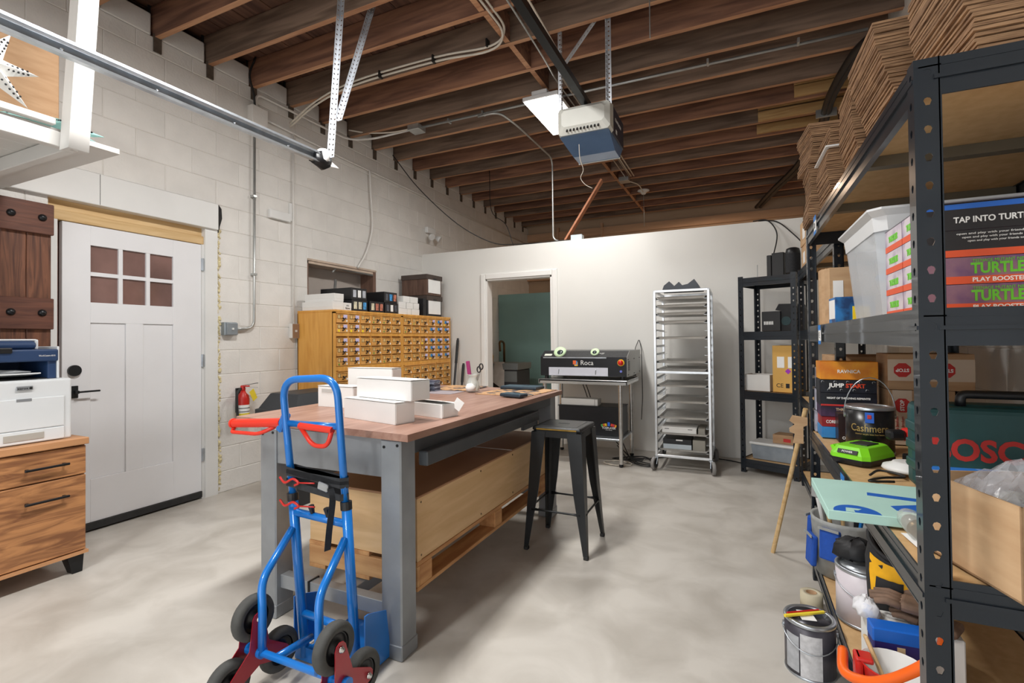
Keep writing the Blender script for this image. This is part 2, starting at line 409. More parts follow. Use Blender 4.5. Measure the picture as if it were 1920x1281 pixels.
# crumbling foam between the jamb and the blocks
foam_m = mat('foam_seal', (226, 214, 170), .9, col2=(190, 176, 140), scale=30, bump=.8)
b = B(); rn = random.Random(3)
for k in range(150):
    z = .03+k*.0145; b.ball((XL-.004+rn.uniform(-.006, .006), 2.72+rn.uniform(-.014, .014), z), rn.uniform(.008, .017), 6)
o = stuff(b.build('foam_seal', foam_m, jb)) 
# broken corner by the lintel end
B().prism([(0, 0), (.0, .19), (.02, .21), (.045, .18), (.05, .1), (.03, .03), (.02, -.03), (0, -.05)], (XL+.0015, 2.702, 2.2), (0, 1, 0), (0, 0, 1), (.001, 0, 0)).build('broken_gap', mat('gap_dark', (48, 46, 46), .9, var=.2, scale=30), wall_left)
# ---- window opening behind the card cabinets
wm = mat('window_frame_brown', (120, 92, 78), .6, var=.2, scale=6, stretch=(6, 6, .8))
wmh = mat('window_head', (196, 176, 158), .6, var=.15, scale=8)
wn = struct(thing('window_1', 'boarded window opening with brown frame above the card cabinet', 'window', (XL, 4.17, 1.15))); del wn['category']
def Wn(x0, x1, y0, y1, z0, z1, n, m): return B().bb(x0, x1, y0-4.17, y1-4.17, z0-1.15, z1-1.15, .002, 1).build(n, m, wn)
Wn(-.2, -.19, 3.66, 4.69, 1.15, 2.09, 'infill_panel', mat('infill', (176, 166, 158), .7, var=.05, scale=3))
Wn(-.19, .004, 4.64, 4.69, 1.15, 2.09, 'frame_side', wm); Wn(-.19, .0, 3.66, 3.672, 1.15, 2.09, 'frame_side', wm)
Wn(-.19, -.0, 3.66, 4.69, 2.05, 2.09, 'frame_head', wmh); Wn(-.03, .012, 3.66, 4.69, 2.078, 2.1, 'head_lip', wmh)
b = B(); b.tube([(-.03, 3.98-4.17, 1.0-1.15), (-.03, 4.07-4.17, 1.93-1.15)], .014).tube([(-.05, 4.05-4.17, .78+.08), (-.05, 4.1-4.17, .78+.13), (.01, 4.62-4.17, .885)], .012)
b.build('prop_pipe', conduit_m, wn)
# ================================================================ left side: barn door, loft, printer corner
barn = mat('barn_wood', (116, 74, 52), .55, col2=(70, 40, 28), scale=4, stretch=(8, 8, .7), bump=.12, rnd=.12, dist=1.5)
barn_h = mat('barn_batten_wood', (104, 64, 48), .55, col2=(76, 44, 34), scale=4, stretch=(8, .7, 8), bump=.12, dist=1.2)
t = thing('barn_door', 'brown plank barn door with black bolt heads hanging on the left wall', 'door', (-3.89, 1.1, 0))
for k in range(8):
    y = 1.584-.118*(k+1); B().bb(-.018, .018, y-1.1+.001, y-1.1+.117, .03, 2.10, .004, 1).build('plank', barn, t)
for z in (1.926, 1.345, .5):
    bt = B().bb(.018, .042, .64-1.1, 1.588-1.1, z, z+.19, .004, 1).build('batten', barn_h, t)
    for y in (.76, .90, 1.05, 1.21, 1.387, 1.53):
        B().lathe([(.021, 0), (.021, .006), (.013, .016), (.001, .019)], (.042, y-1.1, z+.10), 14, (1, 0, 0)).build('bolt_head', black_metal, bt)
# ---- file cabinet
rustic = mat('rustic_wood', (182, 128, 82), .5, col2=(126, 82, 52), scale=2.6, stretch=(3, 1.1, 9), bump=.05, dist=1.8, detail=9, lo=.34, hi=.6)
rustic2 = mat('rustic_edge', (186, 136, 94), .5, var=.08, scale=4, stretch=(3, 1, 9))
t = thing('file_cabinet', 'rustic brown file cabinet with black bar handles below the printer', 'cabinet', (-3.55, 1.13, 0))
B().bb(-.25, .228, -.38, .378, .115, .70, .003, 1).build('body', rustic, t)
B().bb(-.25, .262, -.38, .384, .70, .737, .003, 1).build('top', rustic2, t)
B().bb(-.24, .258, -.38, .383, .102, .118).build('base_board', rustic2, t)
for z0, z1, hz in ((.54, .692, .612), (.124, .532, .44)):
    d = B().bb(.228, .25, -.374, .373, z0, z1, .002, 1).build('drawer', rustic, t)
    B().bb(.272, .284, .105, .29, hz-.006, hz+.006, .003, 1).bb(.25, .276, .115, .127, hz-.005, hz+.005).bb(.25, .276, .268, .28, hz-.005, hz+.005).build('handle', black_metal, d)
for x in (-.2, .2):
    for y in (-.32, .335):
        B().loft([[(x-.02, y-.015, 0), (x+.035, y-.015, 0), (x+.035, y+.03, 0), (x-.02, y+.03, 0)], [(x-.045, y-.04, .103), (x+.04, y-.04, .103), (x+.04, y+.035, .103), (x-.045, y+.035, .103)]], smooth=False).build('leg', black_metal, t)
# ---- printer
pw = mat('printer_white', (226, 229, 231), .4, var=.01); navy = mat('printer_navy', (42, 66, 104), .45, var=.04, scale=5); pgrey = mat('printer_grey', (150, 154, 158), .4, .3, var=.03)
t = thing('printer', 'white and navy laser printer standing on the rustic file cabinet', 'printer', (-3.56, 1.25, .737))
B().bb(-.2, .205, -.22, .215, .0, .33, .012, 3).build('body', pw, t)
o = B().bb(.205, .212, -.2, .178, .075, .236, .003, 1).build('front_door', pw, t)
B().bb(.2115, .2135, -.02, .04, .222, .236).build('door_notch', pgrey, o)
o = B().bb(.205, .213, -.2, .178, .006, .071, .003, 1).build('paper_tray', pw, t)
B().bb(.2125, .216, -.07, .09, .022, .056, .014, 3).build('tray_grip', mat('grip_shade', (178, 174, 166), .5, var=.03), o)
B().box((.213, .012, .29), (.004, .066, .022), None, .0019, 1).build('badge', pgrey, t)
text('logo_text', 'xerox', .018, black_ink, t, (.2155, .004, .290), R_PX)
B().ball((.215, .036, .29), .007, 10, (.3, 1, 1)).build('logo_ball', black_ink, t)
# navy upper unit: right arm, back, scanner, feeder
B().bb(-.2, .15, .13, .168, .33, .44, .006, 2).bb(-.2, -.16, -.22, .168, .33, .44).bb(-.2, .15, -.22, -.19, .33, .44).build('output_frame', navy, t)
B().bb(-.15, .14, -.19, .13, .331, .336).build('output_tray', black_plastic, t)
B().box((.08, -.02, .352), (.2, .22, .006), (0, -.12, 0)).build('paper_stop', pw, t)
B().bb(-.2, .165, -.22, .172, .425, .49, .008, 2).build('scanner', navy, t)
B().bb(.05, .175, -.22, -.02, .47, .50, .006, 2).build('control_panel', black_plastic, t)
f = B().bb(-.19, .12, -.21, .1, .49, .535, .02, 3).build('feeder', navy, t)
B().bb(-.19, .10, -.21, .105, .535, .545, .004, 1).bb(-.19, .1, .095, .112, .49, .543, .006, 2).build('feeder_trim', pw, f)
B().bb(-.198, .16, .168, .178, .33, .505, .003, 1).build('side_cover', pw, t)
text('model_text', 'WorkCentre 6515', .012, white_ink, t, (.1657, .122, .455), R_PX, width=.07)
pc = B(); rn = random.Random(5)
for k in range(3): pc.tube(curve([(-.05+.015*k+rn.uniform(-.01, .01), -.17, .36), (.06, -.08, .366+.008*k), (.09, .03+.01*k, .372), (.05, .07, .37), (.0, .02, .366+.006*k), (.03, -.12, .365)], 5), .004, 6)
tag(pc.build('coiled_cable', mat('cable_grey', (150, 152, 154), .4, var=.05), None, (-3.56+.04, 1.25, .737)), 'bundle of grey cable lying in the output tray of the printer', 'cable')
# ---- loft with post, cardboard box and star lanterns
loft_p = mat('loft_paint', (208, 206, 202), .5, var=.03, scale=4)
LX, LY, LZ = -2.70, 1.365, 2.12
t = thing('storage_loft', 'white painted wooden storage loft high on the left wall', 'loft', (LX, LY, LZ))
def Lf(x0, x1, y0, y1, z0, z1, n, m=loft_p): return B().bb(x0-LX, x1-LX, y0-LY, y1-LY, z0, z1, .003, 1).build(n, m, t)
Lf(XL+.04, LX, LY-.14, LY, .043, .07, 'end_plank'); Lf(LX-.04, LX, -1.2, 1.20, 0, .068, 'edge_beam')
Lf(XL+.01, XL+.05, -1.2, 1.2, 0, .068, 'wall_ledger')
for y in (1.2, .75, .25, -.3): Lf(XL+.05, LX-.04, y-.04, y, 0, .068, 'loft_joist')
for k in range(8): Lf(XL+.02+k*.151, XL+.165+k*.151, -1.2, 1.215, .0705, .088, 'deck_board')
Lf(LX-.02, LX+.012, -1.2, 1.115, .0885, .118, 'kick_board')
B().prism([(0, 0), (.075, 0), (.075, .075), (.056, .075), (.056, .019), (0, .019)], (.002, -.235, -.015), (1, 0, 0), (0, 1, 0), (-.02, .085, 1.44)).build('post', loft_p, t)
t = thing('cardboard_carton', 'large brown carton standing on the white storage loft', 'box', (-3.45, .88, LZ+.089))
B().bb(-.25, .25, -.5, .46, 0, .62, .004, 1).build('carton_body', cardboard, t)
B().bb(-.252, .252, -.02, .03, .62, .622).build('tape', kraft, t)
def star(name, label, loc, R, r, dep, m, rot, n=7):
    t = thing(name, label, 'lantern', loc); t.rotation_euler = rot
    b = B(); c = b.m.verts.new((dep, 0, 0)); d = b.m.verts.new((-dep, 0, 0)); rim = []
    for k in range(2*n):
        q = R if k % 2 == 0 else r; a = PI*k/n; rim.append(b.m.verts.new((0, q*math.cos(a), q*math.sin(a))))
    for k in range(2*n):
        b.m.faces.new((c, rim[k], rim[(k+1) % (2*n)])); b.m.faces.new((d, rim[(k+1) % (2*n)], rim[k]))
    b.build('paper_body', m, t)
    h = B(); rn = random.Random(9)
    for k in range(n):
        a = 2*PI*k/n
        for s in (.35, .45, .55, .65, .75):
            for e in (-.12, .12):
                w = (1-s)*1.6; aa = a+e*w; p = Vector((dep*(1-s)*.62+.0025, R*s*math.cos(aa), R*s*math.sin(aa)))
                h.ball(p, .0045, 6, (1, 1, 1))
    stuff(h.build('perforations', black_ink, t)); return t
star('star_lantern', 'white perforated paper star lantern standing on the loft', (-2.80, .925, 2.41), .19, .075, .055, paper, (.2, 0, .12))
star('star_lantern', 'pale teal perforated paper star lying behind the loft post', (-2.93, 1.20, LZ+.16), .2, .075, .045, mat('teal_paper', (150, 200, 196), .7, var=.03), (0, -1.45, .18))
# ================================================================ wall electrics
gs = mat('switch_box_grey', (150, 158, 164), .45, .5, var=.06, scale=12)
t = thing('switch_box', 'grey metal switch box at the end of the steel conduit beside the door', 'switch', (XL, 2.80, 1.37))
B().bb(0, .05, -.06, .055, -.055, .055, .004, 1).build('box', gs, t); B().bb(.05, .056, -.045, .055, -.05, .05, .006, 2).build('cover', gs, t)
B().bb(.056, .068, -.002, .012, -.008, .008).build('toggle', white_paint, t)
b = B(); b.tube(bend([(XL+.03, 3.04, 3.30), (XL+.03, 3.03, 1.38), (XL+.03, 2.862, 1.37)], .13, 8), .011); c = thing('steel_conduit', 'bare steel conduit running down the left wall to the grey switch box', 'conduit', (XL, 3.03, 1.4))
def rel(c, bld, name, m, **k):
    """build world-coordinate geometry as a part of c"""
    bmesh.ops.translate(bld.m, vec=-Vector(c.location), verts=bld.m.verts); return bld.build(name, m, c, **k)
rel(c, b, 'pipe', conduit_m)
for z in (2.55, 1.85): rel(c, B().bb(XL, XL+.045, 3.018, 3.052, z, z+.02), 'strap', conduit_m)
c = thing('painted_conduit', 'white painted conduit with brown outlet box on the left wall near the card cabinet', 'conduit', (XL, 3.47, 1.3))
rel(c, B().tube([(XL+.02, 3.47, 3.30), (XL+.02, 3.47, 1.43)], .009), 'pipe', block_paint)
rel(c, B().bb(XL, XL+.045, 3.43, 3.51, 1.29, 1.43, .004, 1), 'outlet_box', block_paint)
rel(c, B().bb(XL+.045, XL+.05, 3.432, 3.508, 1.292, 1.428), 'cover_plate', mat('brown_plate', (150, 122, 100), .5, var=.05))
rel(c, B().bb(XL+.05, XL+.056, 3.46, 3.48, 1.35, 1.37), 'toggle', white_paint)
c = thing('raceway_box', 'small white plastic surface box high on the left wall', 'box', (XL, 3.31, 2.45))
rel(c, B().bb(XL, XL+.035, 3.2, 3.43, 2.41, 2.49, .004, 1), 'cover', white_paint); rel(c, B().bb(XL+.0, XL+.015, 3.43, 3.46, 2.43, 2.6), 'stub', white_paint)
c = thing('wall_junction_box', 'large painted junction box under the joists with conduits leaving it', 'box', (XL, 3.06, 3.28))
rel(c, B().bb(XL, XL+.07, 2.99, 3.15, 3.21, 3.37, .005, 1), 'box', block_paint)
rel(c, B().tube(bend([(XL+.04, 3.05, 3.36), (XL+.04, 3.05, 3.49), (XL+.04, 3.2, 3.49), (XL+.05, 4.2, 3.49), (-3.7, 4.35, 3.52), (-3.2, 4.35, 3.525)], .12, 6), .012), 'conduit_run', block_paint)
rel(c, B().tube([(XL+.03, 3.15, 3.30), (XL+.02, 4.2, 3.27), (XL+.02, 6.5, 3.24), (XL+.02, 9.3, 3.22)], .010), 'lower_conduit', block_paint)
rel(c, B().tube(curve([(XL+.06, 3.02, 3.37), (XL+.07, 3.0, 3.47), (XL+.06, 2.97, 3.62), (XL+.1, 3.0, 3.78)]), .009), 'cable', cable_black)
# joist straps on the wall
sm = None
for y in JY:
    if y < 2: continue
    if sm is None: o = B().bb(0, .012, -.028, .028, -.11, .02).build('joist_strap', mat('strap_dark', (96, 86, 76), .6, .3, var=.2, scale=30), wall_left); sm = o.data
    else: o = put('joist_strap', sm, wall_left)
    o.location = (XL, y, ZJ)
c = thing('drop_cable', 'pale cable hanging from the wall top down to the window opening', 'cable', (XL, 4.5, 2.1))
rel(c, B().tube(curve([(XL+.03, 4.56, 3.27), (XL+.03, 4.58, 2.95), (XL+.03, 4.6, 2.6), (XL+.03, 4.5, 2.3), (XL+.02, 4.36, 2.09)]), .011), 'cable', block_paint)
c = thing('emergency_light', 'small white twin emergency light high in the corner over the partition', 'lamp', (XL, 5.82, 2.8))
rel(c, B().bb(XL, XL+.05, 5.72, 5.92, 2.76, 2.84, .008, 2), 'housing', white_paint)
for y in (5.74, 5.9): rel(c, B().lathe([(.02, 0), (.045, .06), (.045, .075)], (XL+.06, y, 2.72), 14, (.8, .3 if y > 5.8 else -.2, -.5)), 'lamp_head', white_paint)
c = thing('sagging_wire', 'thin black wire sagging from the joists to the top of the partition', 'wire', (-2.6, 5.68, 2.46))
rel(c, B().tube(curve([(-3.85, 4.9, 3.55), (-3.6, 5.1, 3.15), (-3.2, 5.35, 2.72), (-2.85, 5.6, 2.5), (-2.55, 5.68, 2.462), (-2.2, 5.7, 2.455)]), .006, 6), 'wire', cable_black)
c = thing('loose_wire', 'short dark wire hanging from a joist above the partition', 'wire', (-3.3, 5.7, 2.45))
rel(c, B().tube(curve([(-3.1, 6.05, 3.6), (-3.0, 5.9, 3.0), (-2.72, 5.75, 2.75), (-2.6, 5.72, 2.46)]), .005, 6), 'wire', cable_black)
# ---- fire extinguisher
t = thing('fire_extinguisher', 'red fire extinguisher with yellow tag hung on the left wall', 'extinguisher', (XL+.07, 2.89, .6))
B().lathe([(.045, 0), (.05, .01), (.05, .17), (.044, .2), (.024, .222), (.018, .24)], (0, 0, 0), 20).build('cylinder', red_plastic, t)
l = B().lathe([(.0505, .025), (.0505, .12)], (0, 0, 0), 20, cap=False).build('label_sheet', paper, t)
for k, m in enumerate((mat('label_yellow', (240, 214, 60), .6, var=.03), black_ink, black_ink)):
    B().lathe([(.0512, .03+.03*k), (.0512, .05+.03*k if k == 0 else .036+.03*k)], (0, 0, 0), 20, cap=False).build('print_band', m, l)
B().lathe([(.018, .24), (.02, .25), (.02, .28), (.012, .285)], (0, 0, 0), 14).bb(-.012, .07, -.012, .012, .275, .285).build('valve', red_plastic, t)
B().bar((0, 0, .27), (.07, .09, .262), .014, .006).bar((0, 0, .285), (.06, .1, .30), .014, .006).build('grip', chrome, t)
B().tube(curve([(0, -.02, .26), (.02, -.07, .22), (.03, -.078, .12), (.03, -.07, .0)]), .011).build('hose', rubber, t)
o = B().box((.058, .055, .2), (.002, .055, .095), (.5, 0, .2)).build('tag', MATS['label_yellow'], t)
B().bb(-.07, -.05, -.02, .02, .05, .26).build('wall_bracket', black_metal, t)
# ---- black bin between bench and card cabinet
t = thing('waste_bin', 'black plastic bin with sloped lid behind the workbench', 'bin', (-3.2, 2.95, 0))
def ring(x, y, z): return [(-x, -y, z), (x, -y, z), (x, y, z), (-x, y, z)]
B().loft([ring(.15, .22, 0), ring(.19, .27, .70)], smooth=False).build('bin_body', black_plastic, t)
B().loft([ring(.215, .305, .70), ring(.215, .305, .735), ring(.2, .285, .742), ring(.15, .22, .85), ring(.14, .21, .855)], smooth=False).build('lid', mat('bin_lid', (40, 42, 45), .5, var=.08), t)
B().loft([[(math.cos(a)*(.205+.012*math.sin(9*a)), math.sin(a)*(.285+.014*math.sin(11*a+1)), z) for a in [2*PI*k/40 for k in range(40)]] for z in (.64, .67, .70)], cap=False).build('bag_edge', black_plastic, t)
# ================================================================ ceiling fittings
def perf(b, a, c, w, normal, pitch=.034, hole=.0065, key=False):
    """perforated steel strip from a to c, w wide, holes cut through"""
    a, c, nrm = Vector(a), Vector(c), Vector(normal).normalized(); y = (c-a).normalized(); x = y.cross(nrm).normalized(); n = max(1, int((c-a).length/pitch)); st = (c-a).length/n
    q = B()
    for k in range(n):
        o = a+y*(st*(k+.5)); hw, hh = w/2, st/2
        outer = [(hw, 0), (hw, hh), (0, hh), (-hw, hh), (-hw, 0), (-hw, -hh), (0, -hh), (hw, -hh)]
        ov = [q.m.verts.new(o+x*p+y*s) for p, s in outer]; iv = [q.m.verts.new(o+x*hole*math.cos(PI*j/4)*(.7 if key and j > 4 else 1)+y*hole*math.sin(PI*j/4)*((1.4 if j == 6 else 1.98) if key and j > 4 else 1)) for j in range(8)]
        for j in range(8): q.m.faces.new((ov[j], ov[(j+1) % 8], iv[(j+1) % 8], iv[j]))
    bmesh.ops.remove_doubles(q.m, verts=q.m.verts, dist=.0002)
    bmesh.ops.solidify(q.m, geom=q.m.faces[:], thickness=.002)
    me = bpy.data.meshes.new('t'); q.m.to_mesh(me); q.m.free(); b.m.from_mesh(me); bpy.data.meshes.remove(me); return b
def angle_iron(b, a, c, w, n1, n2):
    a, c = Vector(a), Vector(c); n1, n2 = Vector(n1), Vector(n2)
    perf(b, a, c, w, n1); perf(b, a+n2.normalized()*0+n1*w/2+n2*(-w/2), c+n1*w/2+n2*(-w/2), w, n2); return b
hanger_m = mat('hanger_steel', (204, 208, 214), .35, .6, var=.06, scale=12)
# ---- garage door track with hangers
t = thing('door_track', 'galvanised roller door track hanging along the left of the room', 'track', (-2.4, 2.36, 2.41))
prof = [(.012, -.03), (.022, -.028), (.026, -.012), (.014, -.004), (.012, .0), (.012, .012), (.0, .02), (-.004, .032), (.008, .038), (.026, .036), (.026, .042), (.0, .044), (-.012, .034), (-.01, .014), (.004, .0), (.006, -.012), (.018, -.014), (.016, -.022), (.012, -.024)]
prof = [(0, -.03), (.028, -.03), (.03, -.018), (.026, -.018), (.024, -.025), (.006, -.025), (.004, .02), (.012, .03), (.026, .03), (.03, .02), (.034, .022), (.028, .037), (.006, .037), (-.001, .026)]
B().loft([[(p, y, q) for p, q in prof] for y in (-3.9, 0)], smooth=False).build('rail', galv, t)
for y in (-.28, -.62, -1.0, -1.35): B().ball((.006, y, .0), .006, 8).build('bolt', chrome, t)
b = B(); rn = random.Random(4)
b.loft([[(math.cos(a)*(.042+rn.uniform(-.012, .012))*s, y, math.sin(a)*(.048+rn.uniform(-.012, .012))*s) for a in [2*PI*k/14 for k in range(14)]] for y, s in ((-.09, .8), (-.05, 1.), (-.01, 1.05), (.03, .95), (.05, .5))]).build('tape_wrap', black_plastic, t)
b = B(); b.loft([[(math.cos(a)*.05*s+.01, y, math.sin(a)*.05*s+.02) for a in [2*PI*k/12 for k in range(12)]] for y, s in ((-.045, .9), (-.02, 1.1), (.0, .8))]).prism([(0, 0), (.07, .01), (.0, .035)], (.02, .03, -.03), (0, 1, 0), (0, 0, 1), (.01, 0, 0)).build('plastic_wrap', paper, t)
b = B(); angle_iron(b, (.02, .02, .03), (.02, .14, 1.3), .03, (1, 0, 0), (0, -1, 0)); b.build('hanger_strap', hanger_m, t)
b = B(); angle_iron(b, (.05, .06, .28), (.05, .42, 1.3), .03, (1, 0, 0), (0, -1, 0)); b.build('brace_strap', hanger_m, t)
# right-hand track, its end shows above the shelf
t = thing('door_track', 'grey roller door track end above the stacked cardboard at top right', 'track', (.30, 1.9, 2.41))
B().loft([[(p*1.3, y, q*1.3) for p, q in prof] for y in (-3.4, 0)], smooth=False).build('rail', galv, t)
b = B(); angle_iron(b, (.02, -.05, .03), (.02, -.05, 1.3), .03, (1, 0, 0), (0, -1, 0)); b.build('hanger_strap', hanger_m, t)
# ---- opener
t = thing('garage_door_opener', 'grey garage door opener with blue lens hanging from perforated straps', 'opener', (-1.005, 3.45, 2.69))
cream = mat('opener_cream', (206, 206, 198), .45, var=.03); odark = mat('opener_dark', (40, 44, 62), .45, var=.05)
def orr(w, y, z0, z1, r=.02): return [(-w, y, z0+r), (-w+r, y, z0), (w-r, y, z0), (w, y, z0+r), (w, y, z1-r), (w-r, y, z1), (-w+r, y, z1), (-w, y, z1-r)]
B().loft([orr(.16, -.01, .12, .24), orr(.195, .02, .07, .27), orr(.20, .10, .055, .285)], smooth=False).build('front_cover', cream, t)
B().bb(-.19, .19, .10, .5, .07, .285, .01, 2).build('housing', odark, t)
lens = mat('opener_lens', (92, 120, 158), .15, var=.1, scale=4)
B().loft([[(-.185, .02, .062), (.185, .02, .062), (.185, .10, .062), (-.185, .10, .062)], [(-.165, .30, .004), (.165, .30, .004), (.185, .36, .062), (-.185, .36, .062)], [(-.165, .46, .0), (.165, .46, .0), (.185, .47, .062), (-.185, .47, .062)]], smooth=False).build('lens', lens, t)
B().bb(-.17, .17, .452, .462, -.004, .004).build('lens_lip', cream, t)
for k in range(10): B().box((-.12+k*.026, .006, .105), (.011, .05, .010), (.95, 0, -.0)).build('vent_slot', black_ink, t)
text('brand_text', 'CRAFTSMAN', .035, white_ink, t, (.1905, .3, .2), R_PX)
B().bb(.1895, .1912, .22, .26, .10, .13).build('sticker', paper, t)
for x in (-.185, .185):
    b = B(); angle_iron(b, (x, .05, .25), (x, .05, 1.0), .032, (0, -1, 0), (-1 if x < 0 else 1, 0, 0)); b.build('hanger_strap', hanger_m, t)
b = B(); angle_iron(b, (-.17, .055, .6), (.14, .055, .95), .03, (0, -1, 0), (0, 0, 1)); b.build('brace_strap', hanger_m, t)
r_ = B().bb(-.025, .025, -5.3, .2, .29, .335).build('drive_rail', black_metal, t)
ch = B()
for k in range(60): ch.box((-.03, -.1-k*.035, .315), (.012, .022, .014), (0, .4*(k % 2), 0))
stuff(ch.build('chain', mat('chain_steel', (120, 122, 122), .4, .7, var=.1), t))
B().tube(curve([(-.06, .1, .02), (-.06, .12, -.08), (-.05, .17, -.15), (-.08, .2, -.2), (-.05, .22, -.25), (.0, .24, -.28)]), .003, 6).build('pull_cord', cable_white, t)
# ---- the lit panel
t = thing('panel_light', 'glowing white ceiling light panel hung below the joists', 'light', (-1.585, 4.49, 3.40))
wh = mat('fixture_white', (226, 226, 226), .4, var=.01)
B().bb(-.17, .17, -.40, .40, .012, .05, .006, 2).build('housing', wh, t); B().bb(-.09, .06, -.38, -.26, .05, .10, .008, 2).build('driver_box', wh, t)
lm = mat('light_diffuser', (255, 250, 242), .5, emit=14)
B().bb(-.155, .155, -.385, .385, .0, .012).build('diffuser', lm, t)
for y in (-.3, .3): B().cyl((0, y, .05), (0, y, .17), .002, seg=6).build('hanging_wire', galv, t)
pl = area('panel_light_lamp', (-1.585, 4.49, 3.39), .3, .76, 44)
# ---- conduits and cables
c = thing('ceiling_conduit', 'straight steel conduit under the joists with a square junction box', 'conduit', (-3.1, 4.35, 3.52))
rel(c, B().tube([(-3.2, 4.35, 3.527), (.9, 4.4, 3.527)], .012), 'pipe', conduit_m)
rel(c, B().bb(-3.17, -3.03, 4.28, 4.42, 3.49, 3.55, .004, 1), 'junction_box', conduit_m)
rel(c, B().tube(curve([(-3.9, 4.2, 3.6), (-3.7, 4.27, 3.56), (-3.4, 4.3, 3.52), (-3.15, 4.32, 3.52)]), .008, 6), 'feeder_cable', cable_white)
for x in (-2.7, -2.3, -.2, .45): rel(c, B().bb(x-.008, x+.008, 4.335, 4.40, 3.514, 3.55), 'clamp', conduit_m)
c = thing('drop_conduit', 'bent steel conduit dropping from the ceiling to the top of the partition', 'conduit', (-2.06, 5.72, 2.44))
rel(c, B().tube(bend([(-2.35, 4.345, 3.502), (-2.12, 4.345, 3.502), (-2.08, 4.7, 3.5), (-2.06, 5.72, 3.49), (-2.06, 5.72, 2.5), (-2.0, 5.72, 2.455), (-1.9, 5.72, 2.455)], .12, 8), .011), 'pipe', conduit_m)
c = thing('twin_cables', 'pair of pale cables curving along and below the ceiling joists', 'cable', (-1.6, 3.3, 3.5))
pts = [(-1.55, .5, 3.53), (-1.55, 2.4, 3.53), (-1.54, 3.0, 3.53), (-1.56, 3.28, 3.52), (-1.75, 3.42, 3.52), (-2.25, 3.42, 3.56), (-3.1, 3.42, 3.56), (-3.6, 3.45, 3.5), (XL+.03, 3.42, 3.33)]
rel(c, B().tube(curve(pts), .009, 6), 'cable', cable_white); rel(c, B().tube(curve([(x+.02, y-.015, z+.025) for x, y, z in pts]), .009, 6), 'cable', cable_white)
for x, y in ((-2.25, 3.41), (-2.8, 3.41), (-1.75, 3.41)): rel(c, B().bb(x-.006, x+.006, y-.03, y+.015, 3.54, 3.6), 'cable_tie', cable_black)
c = thing('cable_bundle', 'bundle of grey cables running beside the opener rail to the light', 'cable', (-1.3, 3.5, 3.45))
for k, (x0, x1, m) in enumerate([(-1.30, -1.34, cable_white), (-1.26, -1.36, mat('cable_mid', (150, 140, 128), .5, var=.05)), (-1.36, -1.42, conduit_m), (-1.23, -1.30, cable_white)]):
    rel(c, B().tube(curve([(x0, .6, 3.52), (x0, 2.6, 3.51), ((x0+x1)/2+.01*k, 3.6, 3.50-.01*k), (x1, 4.15, 3.52), (x1, 5.2, 3.53), (x1, 6.96, 3.53)]), .008, 6), 'cable', m)
c = thing('rear_junction_box', 'small grey junction box on the ceiling beyond the opener', 'box', (-1.45, 7.05, 3.45))
rel(c, B().bb(-1.52, -1.38, 6.98, 7.12, 3.49, 3.55, .004, 1), 'box', conduit_m)
rel(c, B().tube(curve([(-1.38, 7.1, 3.5), (-1.3, 7.3, 3.5), (-1.28, 7.55, 3.46)]), .008, 6), 'whip', cable_white)
c = thing('lamp_holder', 'round porcelain lamp holder with a pull chain below the rear joists', 'lamp', (-1.28, 7.6, 3.4))
rel(c, B().lathe([(.085, 0), (.09, -.012), (.05, -.03), (.03, -.06), (.02, -.065)], (-1.28, 7.6, 3.50), 20), 'holder', white_paint)
rel(c, B().tube([(-1.28, 7.6, 3.45), (-1.275, 7.6, 2.95)], .004, 6), 'pull_chain', conduit_m)
c = thing('leaning_board', 'reddish timber offcut slanting from the partition top to the joists', 'board', (-1.9, 5.8, 2.45))
rel(c, B().bar((-1.93, 5.80, 2.46), (-1.50, 5.95, 3.2), .022, .09, (0, 1, 0)), 'board', mat('reddish_board', (176, 112, 76), .6, var=.12, scale=4, stretch=(4, 4, 1)))
c = thing('partition_outlet', 'pale blue electrical box lying on the partition top', 'box', (-1.72, 5.71, 2.44))
rel(c, B().bb(-1.82, -1.68, 5.67, 5.76, 2.441, 2.505, .004, 1), 'box', mat('pale_blue_box', (196, 210, 218), .5, var=.04))
rel(c, B().tube(curve([(-1.85, 5.7, 2.455), (-2.1, 5.69, 2.45), (-2.35, 5.7, 2.448)]), .007, 6), 'cable', cable_black)
c = thing('insulated_pipe', 'black insulated lines running under the rear joists by the right wall', 'pipe', (.7, 7, 3.4))
for dx in (0, .06): rel(c, B().tube(curve([(.30+dx, 9.3, 3.46), (.5+dx, 8.3, 3.47), (.72+dx, 7.4, 3.5), (.82+dx*.6, 6.3, 3.5), (.8+dx*.6, 5.4, 3.5), (.86+dx*.6, 4.7, 3.5), (.94, 4.3, 3.45)]), .03, 8), 'line', cable_black)
for y in (6.3, 5.8): rel(c, B().bb(.74, .92, y-.01, y+.01, 3.46, 3.54), 'bracket', conduit_m)
for x, y, z in ((-.50, 3.3, 3.22),):
    c = thing('threaded_rod', 'thin rod hanging from a joist at the top centre right', 'rod', (x, y, z)); rel(c, B().cyl((x, y, z), (x, y, 3.56), .004, seg=6), 'rod', conduit_m)
